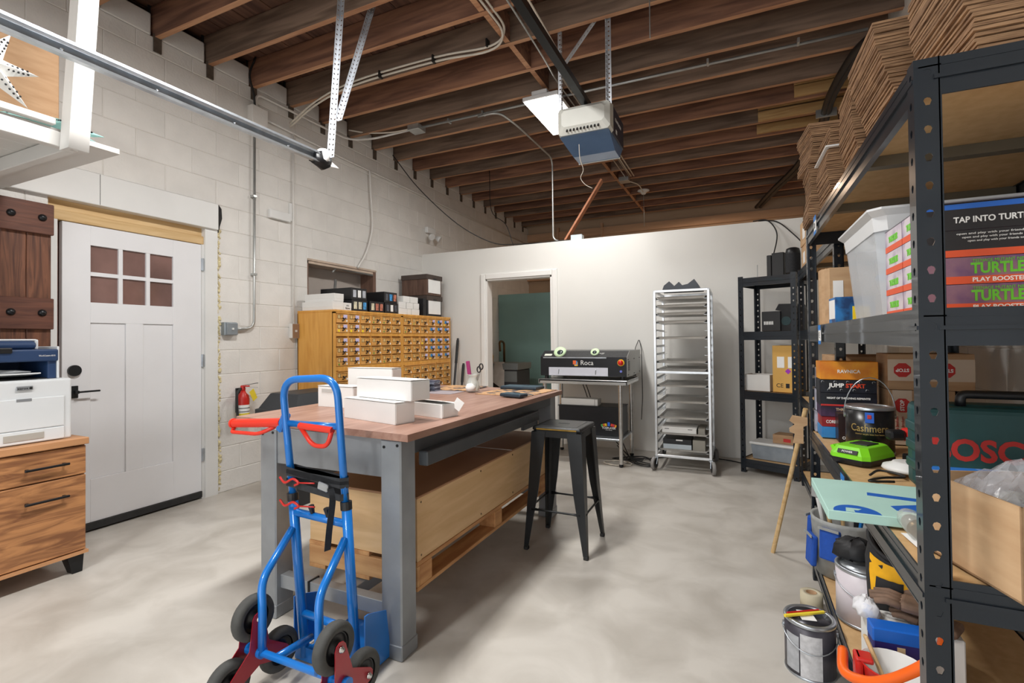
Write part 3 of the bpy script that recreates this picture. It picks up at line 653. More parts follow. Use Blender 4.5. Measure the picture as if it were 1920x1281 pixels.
# ================================================================ card catalogue cabinets
oak = mat('oak_veneer', (226, 168, 84), .42, col2=(210, 148, 64), scale=3, stretch=(6, 6, .7), bump=.03, dist=.8)
oak_d = mat('oak_drawer', (224, 168, 94), .45, col2=(208, 148, 74), scale=4, stretch=(6, .8, 6), rnd=.06)
brass = mat('aged_brass', (112, 92, 62), .4, .7, var=.15, scale=20); card_c = mat('index_card', (222, 190, 130), .7, var=.05)
lav = mat('lavender_label', (206, 196, 232), .7, var=.03); ydot = mat('yellow_dot', (244, 214, 40), .6, var=.02); bdot = mat('blue_dot', (44, 132, 196), .6, var=.02); gdot = mat('green_dot', (120, 150, 60), .6, var=.02)
ROWS = [1.432, 1.338, 1.205, 1.112, 1.018, .872, .780, .688]
CW = .166
m_dr = m_lh = m_cd = m_pl = m_tb = m_lab = m_bd = m_yd = m_gd = None
def pc(name, me, maker, parent, loc):
    if me is None: o = maker(parent); o.name = name; me = o.data
    else: o = put(name, me, parent)
    o.location = loc; return o, me
for u, (cy, lab) in enumerate([(3.512, 'golden oak card catalogue cabinet nearer the door, under black and white boxes'), (4.537, 'golden oak card catalogue cabinet in the corner, under the bankers boxes')]):
    t = thing('card_catalogue', lab, 'cabinet', (XL+.02, cy, 0), 0, 'card catalogue cabinets')
    W_ = 1.022; X1 = .48
    B().bb(0, X1-.02, .0, .02, .0, 1.535, .002, 1).bb(0, X1-.02, W_-.02, W_, .0, 1.535, .002, 1).bb(0, X1-.02, 0, W_, 0, .1).bb(0, .01, 0, W_, 0, 1.53).build('carcass', oak, t)
    B().bb(-.0, X1+.005, .0, W_-.0, 1.535, 1.557, .003, 1).build('top', oak, t)
    b = B(); b.bb(X1-.03, X1, 0, .02, 0, 1.535).bb(X1-.03, X1, W_-.02, W_, 0, 1.535).bb(X1-.03, X1, 0, W_, 1.522, 1.535)
    for z0, z1 in ((1.305, 1.335), (.978, 1.015), (.958, .968), (.1, .68)): b.bb(X1-.03, X1, .02, W_-.02, z0, z1)
    for k in range(5): b.bb(X1-.03, X1-.003, .02+(k+1)*(W_-.04)/6-.006, .02+(k+1)*(W_-.04)/6+.006, .68, 1.53)
    b.bb(X1-.05, X1-.04, .02, W_-.02, .1, 1.53).build('face_frame', oak, t)
    for k in range(3): B().bb(X1-.2, X1+.008, .04+k*.322, .04+k*.322+.3, .969, .978).build('pull_out_board', oak_d, t)
    for r, z in enumerate(ROWS):
        for k in range(6):
            y = .02+(W_-.04)/6*(k+.5)
            d, m_dr = pc('drawer', m_dr, lambda p: B().bb(-.03, .004, -.074, .074, 0, .084, .003, 1).build('drawer', oak_d, p), t, (X1, y, z))
            _, m_lh = pc('label_holder', m_lh, lambda p: B().bb(.004, .0065, -.066, .05, .04, .043).bb(.004, .0065, -.066, -.063, .04, .077).bb(.004, .0065, -.066, .05, .074, .077).bb(.004, .0065, -.035, -.033, .04, .077).bb(.004, .0065, .048, .05, .04, .077).build('label_holder', brass, p), d, (0, 0, 0))
            _, m_cd = pc('index_card', m_cd, lambda p: B().bb(.004, .005, -.063, -.035, .043, .074).build('index_card', card_c, p), d, (0, 0, 0))
            _, m_pl = pc('pull', m_pl, lambda p: B().tube([(.004, .002, .05), (.016, .004, .044), (.02, .01, .032), (.016, .0, .022), (.004, -.006, .02)], .0045, 6).tube([(.01, .0, .036), (.018, .03, .048)], .004, 6).build('pull', black_metal, p), d, (0, 0, 0))
            _, m_tb = pc('number_tab', m_tb, lambda p: B().bb(.004, .0052, .046, .062, .012, .03).build('number_tab', paper, p), d, (0, 0, 0))
            if (u == 0 and k < 2 and r < 5) or (u == 1 and r < 5 and (k >= 3 or (k == 2 and r >= 2))):
                _, m_lab = pc('paper_label', m_lab, lambda p: B().bb(.0062, .0072, .008, .058, .042, .078).build('paper_label', lav, p), d, (0, 0, 0))
            if u == 1 and r < 5 and k >= 3 and not (r == 0 and k == 3):
                _, m_bd = pc('blue_dot_sticker', m_bd, lambda p: B().cyl((.006, -.022, .056), (.0078, -.022, .056), .021, seg=14).build('blue_dot_sticker', bdot, p), d, (0, 0, 0))
            if (u, r, k) in ((0, 1, 0), (0, 1, 1), (0, 1, 2), (1, 0, 5), (1, 4, 3), (1, 2, 2)):
                _, m_yd = pc('yellow_dot_sticker', m_yd, lambda p: B().cyl((.004, -.05, .018), (.006, -.05, .018), .013, seg=12).build('yellow_dot_sticker', ydot, p), d, (0, 0, 0))
            if (u, r, k) in ((0, 0, 3), (0, 0, 4), (0, 1, 4), (0, 3, 3), (0, 4, 0), (0, 4, 4), (1, 1, 0), (1, 0, 1), (0, 5, 5)):
                _, m_gd = pc('green_dot_sticker', m_gd, lambda p: B().cyl((.004, -.05, .018), (.006, -.05, .018), .010, seg=12).build('green_dot_sticker', gdot, p), d, (0, 0, 0))
# ---- boxes on the cabinets
ZC = 1.558
def card_box(label, x0, y0, w, z, dx=.36, h=.068, m=white_card, name='card_storage_box', group='white card boxes on the cabinets'):
    """long lidded card box whose short end faces the room"""
    t = thing(name, label, 'box', (x0-dx/2, y0+w/2, z), 0, group)
    B().bb(-dx/2, dx/2, -w/2, w/2, 0, h-.006, .0015, 1).build('tray', m, t); B().bb(-dx/2-.001, dx/2+.001, -w/2-.001, w/2+.001, h*.35, h, .0015, 1).build('lid', m, t)
    return t
t = card_box('long white card box at the left end, bottom of its stack', -3.50, 3.545, .135, ZC, .4, .083)
t = card_box('long white card box at the left end, top of its stack', -3.50, 3.56, .125, ZC+.084, .38, .075)
t = card_box('short white card box with handwritten end beside the left stack', -3.50, 3.685, .105, ZC, .36, .076)
text('handwriting', 'AH\nRares', .026, black_ink, t, (.1815, .0, .035), R_PX)
win_m = mat('box_window', (178, 182, 190), .2, var=.2, scale=12); win_b = mat('box_window_blue', (70, 150, 210), .25, var=.4, scale=30); win_r = mat('box_window_red', (190, 120, 100), .25, var=.4, scale=30); win_c = mat('box_window_cream', (216, 210, 184), .25, var=.3, scale=30); win_d = mat('box_window_dark', (84, 88, 96), .25, var=.3, scale=20)
def deck_box(label, y0, z, ws, w=.225, h=.117):
    t = thing('deck_storage_box', label, 'box', (-3.70, y0+w/2, z), 0, 'black windowed card boxes on the cabinets')
    B().bb(-.21, .2, -w/2, w/2, 0, h, .002, 1).build('shell', black_plastic, t)
    for k, m in enumerate(ws):
        y = -w/2+.02+k*(w-.02)/3; B().bb(.2, .202, y+.004, y+.05, .022, .095, .001, 1).build('window', m, t)
deck_box('black box with three windows, lower left of the black boxes', 3.80, ZC, [win_c, win_c, win_b]); deck_box('black box with three blank windows, upper left of the black boxes', 3.79, ZC+.118, [win_m, paper, win_m])
deck_box('black box with three windows, second along the bottom row', 4.06, ZC, [win_c, win_r, win_r]); deck_box('black box with three windows, right end of the bottom row', 4.305, ZC, [win_d, paper, win_d]); deck_box('black box with a bright blue window, upper right of the black boxes', 4.29, ZC+.118, [win_d, win_b, win_r])
for k, (y, z, w) in enumerate([(4.545, 0, .155), (4.705, 0, .07), (4.785, 0, .155), (4.545, .072, .13), (4.69, .072, .125), (4.825, .072, .11), (4.63, .144, .12), (4.76, .144, .15)]):
    card_box('white card box, %s in the white stack by the bankers boxes' % ['bottom left', 'bottom centre', 'bottom right', 'middle left', 'centre', 'middle right', 'top left', 'top right'][k], -3.50, y, w, ZC+z, .36, .07)
wg = mat('woodgrain_board', (104, 78, 64), .6, col2=(80, 56, 46), scale=5, stretch=(8, 8, .8)); wgl = mat('bankers_lid', (70, 58, 52), .6, var=.1, scale=8)
for k in range(2):
    t = thing('bankers_box', ['dark woodgrain bankers box, lower of the two in the corner', 'dark woodgrain bankers box, upper of the two in the corner'][k], 'box', (-3.69, 5.285, ZC+k*.265), 0, 'bankers boxes on the cabinet')
    B().bb(-.2, .18, -.17, .16, 0, .215, .002, 1).build('carton', wg if k else black_plastic, t); B().bb(-.205, .19, -.18, .17, .2, .26, .003, 1).build('lid', wgl, t)
    B().bb(.181, .183, -.14, .135, .03, .2, .0005, 1).build('label_panel', paper, t); B().bb(.191, .1925, -.04, .03, .2, .218).build('hand_hole', black_ink, t)
tag(B().bb(-3.85, -3.5, 5.02, 5.09, ZC, ZC+.215, .002, 1).bb(-3.5, -3.497, 5.035, 5.075, ZC+.1, ZC+.14).build('magazine_file', black_plastic), 'black upright file box standing beside the bankers boxes', 'box')
# black sticks leaning at the corner
for k, (a, c) in enumerate([((-3.28, 5.25, .0), (-3.36, 5.6, 1.28)), ((-3.20, 5.3, 0), (-3.29, 5.62, .95))]):
    t = thing('black_pole', ['taller black pole leaning on the back partition by the cabinet', 'shorter black pole leaning on the back partition by the cabinet'][k], 'pole', a)
    rel(t, B().cyl(a, c, .014, seg=10), 'tube', black_plastic)
    rel(t, B().cyl(Vector(a)*.25+Vector(c)*.75, Vector(a)*.02+Vector(c)*.98, .018, seg=10), 'grip', rubber)
# ================================================================ workbench
bench_m = mat('bench_paint', (146, 150, 154), .42, .45, var=.12, scale=5, bump=.03); bench_d = mat('bench_paint_dark', (86, 90, 94), .42, .4, var=.12, scale=5)
lam = mat('walnut_laminate', (172, 136, 120), .38, col2=(146, 108, 92), scale=3, stretch=(7, .7, 7), dist=1.0, detail=8)
t = thing('workbench', 'large workbench with brown wood top and grey steel frame', 'table', (-1.7, 2.5, 0))
def Wb(x0, x1, y0, y1, z0, z1, n, m=bench_m, bev=.002, par=None): return B().bb(x0+1.7, x1+1.7, y0-2.5, y1-2.5, z0, z1, bev, 1).build(n, m, par or t)
B().prism([(-.55, -.86), (.54, -.945), (.555, .83), (-.55, .92)], (0, 0, .862), (1, 0, 0), (0, 1, 0), (0, 0, .028)).build('top', lam, t)
for (x, y) in ((-2.02, 1.59), (-1.31, 1.575), (-2.02, 3.28), (-1.31, 3.27)):
    l = Wb(x, x+.1, y, y+.1, .0, .86, 'leg', bench_m, .006)
    Wb(x-.003, x+.103, y-.003, y+.103, 0, .06, 'foot_cap', bench_m, .004, l)
    for dx, z in ((.085, .84), (.02, .83)): B().cyl((x+1.7+dx, y-2.5-.003, z), (x+1.7+dx, y-2.5+.002, z), .006, seg=8).build('bolt', black_metal, l)
Wb(-1.92, -1.31, 1.60, 1.63, .70, .86, 'apron', bench_m); Wb(-1.92, -1.31, 3.3, 3.33, .70, .86, 'apron', bench_m)
Wb(-1.235, -1.215, 1.675, 3.27, .79, .86, 'side_rail', bench_d); Wb(-2.01, -1.99, 1.69, 3.28, .76, .86, 'side_rail', bench_d)
Wb(-1.215, -1.17, 1.70, 2.95, .735, .795, 'drawer_slide', bench_d, .004)
Wb(-1.3, -1.28, 2.95, 3.2, .66, .80, 'slide_bracket', bench_d)
Wb(-1.92, -1.31, 1.615, 1.665, .13, .19, 'stretcher', bench_m); Wb(-1.92, -1.31, 3.31, 3.36, .13, .19, 'stretcher', bench_m)
Wb(-1.60, -1.53, 1.665, 3.31, .13, .185, 'centre_runner', bench_m)
B().bb(-.045, -.038, -.892, -.83, .125, .195).build('cable_tie', black_ink, t)
# ---- crate on its pallet
ply = mat('plywood', (222, 186, 140), .6, col2=(208, 170, 122), scale=3, stretch=(1, .7, 7), bump=.03, dist=.6); hard = mat('hardboard', (166, 122, 88), .5, var=.05, scale=3)
t = thing('shipping_crate', 'long plywood crate with hardboard lid under the workbench top', 'crate', (-1.555, 2.5, .3165))
B().bb(-.295, .295, -.76, .76, .0, .012).build('floor_panel', ply, t)
for x in (-.307, .295): B().bb(x, x+.012, -.755, .76, .0, .265, .002, 1).build('side_panel', ply, t)
for y in (-.767, .755): B().bb(-.307, .307, y, y+.012, .0, .265, .002, 1).build('end_panel', ply, t)
B().bb(-.312, .312, -.77, .772, .265, .275, .002, 1).build('lid', hard, t); B().bb(-.26, .31, .18, .19, .275, .2765).build('lid_seam', paper, t)
B().bb(.307, .309, -.77, -.74, .0, .265).build('corner_batten', ply, t)
for y in (-.74, -.2, .2, .6):
    for z in (.02, .245): B().cyl((.305, y, z), (.3095, y, z), .005, seg=8).build('screw', brass, t)
pal = mat('pallet_wood', (206, 156, 104), .7, col2=(174, 122, 76), scale=4, stretch=(6, .8, 6), rnd=.1); palx = mat('pallet_wood_x', (206, 160, 110), .7, col2=(178, 130, 84), scale=4, stretch=(.8, 6, 6), rnd=.1)
t = thing('pallet', 'block pallet carrying the plywood crate on the bench stretchers', 'pallet', (-1.555, 2.5, .191))
for x in (-.31, -.05, .21):
    B().bb(x, x+.1, -.77, .77, 0, .018, .002, 1).build('runner_board', pal, t)
    for y in (-.75, -.045, .66): B().bb(x, x+.1, y, y+.09, .018, .106, .003, 1).build('block', pal, t)
    B().bb(x, x+.1, -.77, .77, .106, .125, .002, 1).build('deck_board', pal, t)
B().bb(-.31, .31, -.77, -.752, .0185, .1055, .002, 1).build('end_board', palx, t)
# ---- things on the bench
ZB = .890
def mailer(label, x, y, rz, L, D_, h, z=ZB, flap=0):
    t = thing('mailer_box', label, 'box', (x, y, z), rz, 'white mailer boxes on the workbench')
    B().bb(-L/2, L/2, -D_/2, D_/2, 0, h-.003, .0015, 1).build('carton', white_card, t)
    B().box((0, .0, h), (L+.002, D_+.002, .0025), (-.02-.22*bool(flap), 0, 0)).build('lid', white_card, t)
    B().bb(L/2+.0005, L/2+.0025, -D_/2+.004, D_/2-.003, .006, h-.008).build('end_flap', white_card, t)
    if flap: B().box((L/2+.02, D_/2-.02, h-.01), (.045, .003, .05), (.0, .6, .3)).build('side_flap', white_card, t)
    return t
A_ = math.radians(-13.7)
mailer('white mailer box at the bench corner, bottom of its stack', -1.517, 1.812, A_, .382, .108, .094)
mailer('white mailer box at the bench corner, top of its stack', -1.47, 1.855, A_+.03, .382, .112, .090, ZB+.098)
mailer('white mailer box with lid half open, right of the stacked boxes', -1.365, 2.02, A_, .26, .105, .068, flap=1)
t = mailer('white mailer box with a thumb hole standing behind the blue hand truck', -2.02, 2.12, -.03, .26, .12, .115); B().bar((-.02, -.061, .09), (-.10, -.061, .09), .002, .02, (0, 0, 1)).build('thumb_hole', mat('hole_shade', (190, 188, 184), .8, var=.02), t)
t = mailer('white mailer box standing on edge at the back of the box group', -2.02, 2.38, .02, .33, .09, .20)
pkm = mat('pack_foil', (150, 156, 172), .35, .4, var=.35, scale=40, rnd=.2); pkd = mat('pack_dark', (82, 84, 100), .4, .2, var=.35, scale=40, rnd=.3)
rn = random.Random(11)
pk_me = {}
for k, (x, y, n) in enumerate([(-2.10, 2.70, 7), (-2.08, 2.79, 9), (-2.05, 2.89, 9), (-2.02, 2.98, 8)]):
    r0_ = rn.uniform(-.1, .1)
    for j in range(n):
        m = pkd if j % 3 == 1 else pkm
        if m not in pk_me: o = B().box((0, 0, .0045), (.125, .072, .009), None, .002, 1).build('card_pack', m); pk_me[m] = o.data
        else: o = put('card_pack', pk_me[m])
        o.location = (x+rn.uniform(-.004, .004), y+rn.uniform(-.004, .004), ZB+.0035+j*.0095); o.rotation_euler = (0, 0, r0_+rn.uniform(-.05, .05))
        tag(o, 'foil card pack, number %s up in the %s small stack on the workbench' % (['one', 'two', 'three', 'four', 'five', 'six', 'seven', 'eight', 'nine'][j], ['nearest', 'second', 'third', 'farthest'][k]), 'card pack', 'card packs in the %s stack' % ['nearest', 'second', 'third', 'farthest'][k])
mm = mat('play_mat', (112, 100, 88), .6, col2=(44, 46, 56), scale=14, detail=3, lo=.42, hi=.56); mm2 = mat('play_mat_tan', (206, 160, 112), .6, col2=(58, 60, 68), scale=16, detail=3, lo=.42, hi=.54)
tag(B().box((-1.92, 3.215, ZB+.0047), (.32, .34, .004), (0, 0, .03), .0015, 1).build('play_mat', mm2), 'patterned play mat lying by the card packs', 'mat', 'play mats on the bench')
tag(B().box((-1.40, 3.12, ZB+.0025), (.40, .46, .004), (0, 0, -.08), .0015, 1).build('play_mat', mm2), 'patterned play mat lying under the large dark tablet case', 'mat', 'play mats on the bench')
tag(B().box((-1.96, 2.93, ZB+.0015), (.4, .2, .002), (0, 0, .0)).build('grey_sheet', mat('grey_sheet', (160, 150, 154), .6, var=.08, scale=9)), 'thin grey sheet under the card packs', 'sheet')
case_m = mat('tablet_case', (40, 54, 66), .4, var=.08)
for (lab, x, y, w, d, rz) in [('large dark tablet case lying on the far end of the bench', -1.44, 3.3, .29, .15, -.05), ('small dark phone case lying at the bench edge', -1.29, 2.82, .165, .085, -.25)]:
    t = thing('tablet_case', lab, 'tablet', (x, y, ZB+.0055), rz, 'dark cases on the bench'); B().bb(-w/2, w/2, -d/2, d/2, 0, .02, .007, 2).build('shell', case_m, t); B().bb(-w/2+.006, w/2-.006, -d/2+.006, d/2-.006, .0195, .0215).build('screen', mat('case_top', (74, 96, 110), .3, var=.05), t); B().bb(-.02, .03, d/2-.022, d/2-.012, .0215, .025, .002, 1).build('button', case_m, t)
t = thing('glass_jar', 'clear glass jar holding scissors and a magenta cutter on the bench', 'jar', (-1.70, 3.03, ZB))
jar_g = mat('jar_glass', (226, 230, 224), .08, alpha=.35, var=.02)
B().lathe([(.034, 0), (.046, .006), (.05, .03), (.042, .07), (.030, .095), (.034, .112), (.046, .125), (.043, .125), (.031, .112), (.027, .095), (.039, .07), (.047, .03), (.043, .008), (.001, .008)], (0, 0, 0), 20).build('jar', jar_g, t)
t2 = thing('box_cutter', 'magenta box cutter standing in the glass jar', 'cutter', (-1.715, 3.02, ZB+.012))
B().box((-.012, 0, .155), (.03, .012, .10), (0, -.14, 0), .005, 2).build('body', mat('magenta', (150, 44, 100), .4, var=.04), t2); B().cyl((.012, 0, 0), (-.005, 0, .11), .005, seg=8).build('blade', galv, t2)
t2 = thing('scissors', 'dark scissors standing handles up in the glass jar', 'scissors', (-1.69, 3.04, ZB+.012))
for s, e in ((.028, .145), (.046, .165)):
    B().tube([(s+.014*math.cos(a)+.006, .0, e+.02*math.sin(a)) for a in [2*PI*k/14 for k in range(14)]], .0045, 6, True).build('finger_loop', black_plastic, t2)
B().bar((-.006, 0, .0), (.028, .0, .13), .01, .003, (0, 1, 0)).bar((.0, .004, .0), (.045, .004, .145), .01, .003, (0, 1, 0)).build('blade', steel, t2)
tag(B().loft([[(math.cos(a)*r*(1+.12*math.sin(3*a+k)), math.sin(a)*r, z) for a in [2*PI*j/12 for j in range(12)]] for k, (r, z) in enumerate(((.012, 0), (.034, .004), (.037, .03), (.024, .05), (.008, .055)))]).build('tissue_wad', paper, None, (-1.70, 3.0, ZB+.0085)), 'crumpled white tissue in the bottom of the glass jar', 'tissue')
# ================================================================ stool
gun = mat('gunmetal', (46, 47, 48), .36, .55, var=.18, scale=5); goldedge = mat('worn_gold_edge', (150, 118, 50), .4, .6, var=.2, scale=20)
t = thing('bar_stool', 'black steel bar stool with square seat beside the workbench', 'stool', (-.99, 2.91, 0))
B().box((0, 0, .718), (.305, .305, .024), None, .011, 3).build('seat', gun, t, smooth=1)
B().bb(-.115, .115, -.115, .115, .7295, .7315, .001, 1).build('seat_panel', mat('gun_dark', (36, 38, 40), .3, .5, var=.1), t)
B().bb(-.035, .035, -.009, .009, .7312, .733, .0008, 1).build('hand_slot', black_ink, t)
B().box((0, -.1525, .717), (.25, .003, .008)).build('worn_edge', goldedge, t)
b = B()
for a in range(4):
    c, s = math.cos(a*PI/2), math.sin(a*PI/2); b.box((c*.147, s*.147, .69), (.008, .25, .04), (0, 0, a*PI/2))
b.build('apron', gun, t)
for sx in (-1, 1):
    for sy in (-1, 1):
        def rg(cx, cy, w, z, k=.35):
            # L-shaped folded sheet leg section
            return [(cx*sx, cy*sy, z), ((cx-w)*sx, cy*sy, z), ((cx-w)*sx, (cy-.006)*sy, z), ((cx-w*k)*sx, (cy-.012)*sy, z), ((cx-.012)*sx, (cy-w*k)*sy, z), ((cx-.006)*sx, (cy-w)*sy, z), (cx*sx, (cy-w)*sy, z)]
        l = B().loft([rg(.195, .195, .026, .018), rg(.19, .19, .034, .09), rg(.173, .173, .064, .35), rg(.155, .155, .088, .70)], smooth=False).build('leg', gun, t)
        B().bb(min(sx*.17, sx*.197), max(sx*.17, sx*.197), min(sy*.17, sy*.197), max(sy*.17, sy*.197), 0, .02, .003, 1).build('foot', rubber, l)
for a in range(4):
    c, s = math.cos(a*PI/2), math.sin(a*PI/2); p = Vector((-.15, -.172, .24)); q = Vector((.15, -.172, .24)); R_ = Matrix.Rotation(a*PI/2, 3, 'Z')
    B().tube([R_ @ p, R_ @ (p+Vector((.05, 0, 0))), R_ @ (q-Vector((.05, 0, 0))), R_ @ q], [.011, .006, .006, .011], 8).build('footrest', gun, t)
B().tube([(-.14, -.14, .665), (.14, .14, .665)], .004, 6).tube([(.14, -.14, .66), (-.14, .14, .66)], .004, 6).build('cross_wire', gun, t)
# ================================================================ stair-climbing hand truck
blue = mat('truck_blue', (14, 112, 196), .3, .1, var=.04, scale=6, coat=.4); rdp = mat('truck_red', (158, 26, 40), .35, .15, var=.06, scale=6, coat=.4); rgrip = mat('grip_red', (222, 52, 34), .4, var=.05)
O = Vector((-1.45, 1.40, 0))
t = thing('hand_truck', 'blue stair-climbing hand truck with red grips and six wheels', 'hand truck', O)
def H(b, name, m, par=None, **k): bmesh.ops.translate(b.m, vec=-O, verts=b.m.verts); return b.build(name, m, par or t, **k)
YU = 1.43
H(B().tube(bend([(-1.625, YU, .62), (-1.66, YU-.005, .93), (-1.672, YU-.01, 1.10), (-1.385, YU-.01, 1.115), (-1.375, YU-.005, .93), (-1.352, YU, .62)], .085, 8), .0145, 12), 'handle_loop', blue)
for x0, x1 in ((-1.565, -1.628), (-1.305, -1.35)):
    H(B().tube([(x0, YU, .02), (x1, YU, .635)], .019, 12), 'upright', blue)
    H(B().cyl((x1, YU, .62), (x1-.002, YU, .65), .0215, seg=14), 'collar', black_plastic)
H(B().tube([(-1.655, YU, .925), (-1.38, YU, .928)], .013, 10), 'upper_crossbar', blue)
H(B().tube([(-1.615, YU, .575), (-1.35, YU, .565)], .015, 10), 'middle_crossbar', blue)
H(B().tube([(-1.585, YU, .185), (-1.32, YU, .175)], .015, 10), 'lower_crossbar', blue)
for x in (-1.52, -1.44): H(B().cyl((x, YU, .575), (x, YU-.01, .615), .007, .012, 8), 'cord_peg', black_plastic)
for xa, xb, xc in ((-1.615, -1.585, -1.555), (-1.345, -1.305, -1.285)):
    H(B().tube(bend([(xa, YU-.015, .515), (xb, 1.25, .385), (xc+.0, 1.232, .30), (xc, 1.229, .15)], .09, 8), .0145, 12), 'brace_tube', blue)
    H(B().tube([(xc+.07, 1.232, .148), (xc+.02, YU, .10)], .0145, 10), 'lower_arm', blue)
H(B().cyl((-1.62, 1.229, .15), (-1.175, 1.229, .15), .0125, seg=12), 'axle', blue)
H(B().bb(-1.61, -1.27, YU+.01, YU+.30, .006, .012, .002, 1).bb(-1.61, -1.27, YU-.01, YU+.016, .006, .06), 'nose_plate', blue)
for x in (-1.63, -1.27):
    b = B(); b.prism([(0, .012), (.14, .012), (.14, .06), (.12, .20), (.02, .235), (0, .235)], (x-.003, YU+.005, 0), (0, 1, 0), (0, 0, 1), (.005, 0, 0)); H(b, 'side_wing', blue)
# star wheels: bracket plates and three wheels each
tyre = mat('tyre', (70, 70, 68), .8, var=.12, scale=30)
for xc, ph in ((-1.595, 1.60), (-1.20, 1.72)):
    A3 = [ph+2*PI*k/3 for k in range(3)]; Rr = .118
    for dx in (-.028, .028):
        poly = []
        for a in A3:
            for d in (-.32, -.16, 0, .16, .32): poly.append((math.cos(a)*Rr+math.cos(a+d*4.2)*.024, math.sin(a)*Rr+math.sin(a+d*4.2)*.024))
            m_ = a+PI/3; poly.append((math.cos(m_)*.045, math.sin(m_)*.045))
        H(B().prism(poly, (xc+dx-.0015, 1.229, .15), (0, 1, 0), (0, 0, 1), (.003, 0, 0)), 'star_plate', rdp)
        for a in A3: H(B().lathe([(.011, 0), (.011, .004), (.008, .005), (.008, .011), (.001, .012)], (xc+dx+(.002 if dx > 0 else -.002), 1.229+math.cos(a)*Rr, .15+math.sin(a)*Rr), 6, (1 if dx > 0 else -1, 0, 0)), 'axle_nut', chrome)
    H(B().cyl((xc-.045, 1.229, .15), (xc+.045, 1.229, .15), .02, seg=14), 'hub', blue)
    for k, a in enumerate(A3):
        w = H(B().lathe([(.05, -.017), (.06, -.021), (.074, -.018), (.079, -.008), (.079, .008), (.074, .018), (.06, .021), (.05, .017)], (xc, 1.229+math.cos(a)*Rr, .15+math.sin(a)*Rr), 32, (1, 0, 0), cap=False), 'wheel', tyre)
        b = B().lathe([(.05, -.012), (.05, .012), (.045, .012), (.045, .004), (.018, .004), (.018, .018), (.007, .018), (.007, -.018), (.018, -.018), (.018, -.004), (.045, -.004), (.045, -.012), (.05, -.012)], (0, 0, 0), 24, (1, 0, 0), cap=False)
        bmesh.ops.translate(b.m, vec=(xc, 1.229+math.cos(a)*Rr, .15+math.sin(a)*Rr), verts=b.m.verts); H(b, 'rim', black_plastic, w)
# grips
H(B().cyl((-1.975, YU-.0, .905), (-1.69, YU, .925), .0185, .0185, 16).cyl((-1.985, YU, .9045), (-1.975, YU, .905), .021, seg=16), 'left_grip', rgrip)
H(B().tube(bend([(-1.975, YU, .885), (-1.965, YU-.02, .872), (-1.80, YU-.02, .874), (-1.73, YU, .905)], .03, 5), .008, 8), 'left_guard', rgrip)
H(B().bar((-1.70, YU, .89), (-1.66, YU, .965), .03, .03, (1, 0, 0), .006), 'grip_bracket', blue)
H(B().cyl((-1.575, YU-.012, .922), (-1.405, YU-.012, .915), .013, seg=14).tube(bend([(-1.57, YU-.012, .915), (-1.50, YU-.018, .85), (-1.425, YU-.018, .853), (-1.41, YU-.012, .91)], .03, 5), .009, 8), 'right_grip', rgrip)
strap_m = mat('webbing', (40, 42, 46), .8, var=.15, scale=60)
def wrap(z0, z1, n): 
    zl, zr = z0, z1; p = [(-1.658, YU, zl), (-1.64, YU-.022, zl), (-1.36, YU-.024, zr), (-1.338, YU, zr), (-1.36, YU+.022, zr), (-1.64, YU+.022, zl)]
    b = B(); R_ = []
    for h in (-.013, .013): R_.append([Vector(q)+Vector((0, 0, h)) for q in p])
    b.loft(R_, cap=False, smooth=False); H(b, n, strap_m)
wrap(.745, .715, 'strap'); wrap(.695, .668, 'strap'); wrap(.735, .728, 'strap')
H(B().box((-1.43, YU-.036, .705), (.05, .012, .03), (0, .2, 0), .004, 1), 'buckle', galv)
H(B().tube(curve([(-1.40, YU-.03, .70), (-1.385, YU-.034, .66), (-1.40, YU-.036, .55), (-1.41, YU-.036, .47)]), .01, flat=(.026, .002)), 'strap_tail', strap_m)
for z in (.705, .615):
    H(B().tube(curve([(-1.665, YU-.03, z+.01), (-1.63, YU-.036, z-.006), (-1.59, YU-.034, z+.012), (-1.56, YU-.034, z), (-1.58, YU-.034, z-.012)]), .005, 6).tube([(-1.56, YU-.034, z), (-1.48, YU-.03, z+.006)], .003, 6), 'strap_hook', red_plastic)
# ================================================================ laser cutter on its steel table
t = thing('steel_table', 'stainless steel work table under the laser cutter', 'table', (-1.445, 5.08, 0))
B().bb(-.455, .46, -.30, .30, .825, .845, .004, 2).bb(-.455, .46, -.30, -.285, .80, .845, .004, 1).bb(.445, .46, -.3, .3, .80, .845, .004, 1).bb(-.455, -.44, -.3, .3, .80, .845).build('top', steel, t)
for x in (-.40, .385):
    for y in (-.26, .26):
        l = B().cyl((x, y, .03), (x, y, .82), .0205, seg=16).build('leg', steel, t, smooth=1)
        B().lathe([(.013, .0), (.022, .006), (.022, .02), (.016, .035)], (x, y, 0), 14).build('foot', black_plastic, l)
B().bb(-.41, .395, -.275, .275, .25, .27, .003, 1).build('lower_shelf', galv, t)
cut_b = mat('laser_black', (28, 29, 33), .35, .2, var=.1, scale=8); cut_g = mat('laser_grey', (178, 178, 174), .4, .2, var=.04)
t = thing('laser_cutter', 'black and grey laser cutter with googly eyes on the steel table', 'laser cutter', (-1.4525, 5.2, .846))
X0, X1 = -.4525, .4525
B().bb(X0, X1, -.345, .35, .03, .225, .003, 1).build('body', cut_b, t)
B().bb(X1, X1+.003, -.345, .35, .03, .225).prism([(-.345, .225), (.35, .225), (.35, .285), (-.22, .285)], (X1, 0, 0), (0, 1, 0), (0, 0, 1), (.003, 0, 0)).build('side_panel', cut_g, t)
B().prism([(-.345, .225), (-.22, .285), (.35, .285), (.35, .225)], (X0, 0, 0), (0, 1, 0), (0, 0, 1), (X1-X0, 0, 0)).build('lid', mat('lid_speckle', (36, 38, 42), .3, .2, var=.4, scale=60), t)
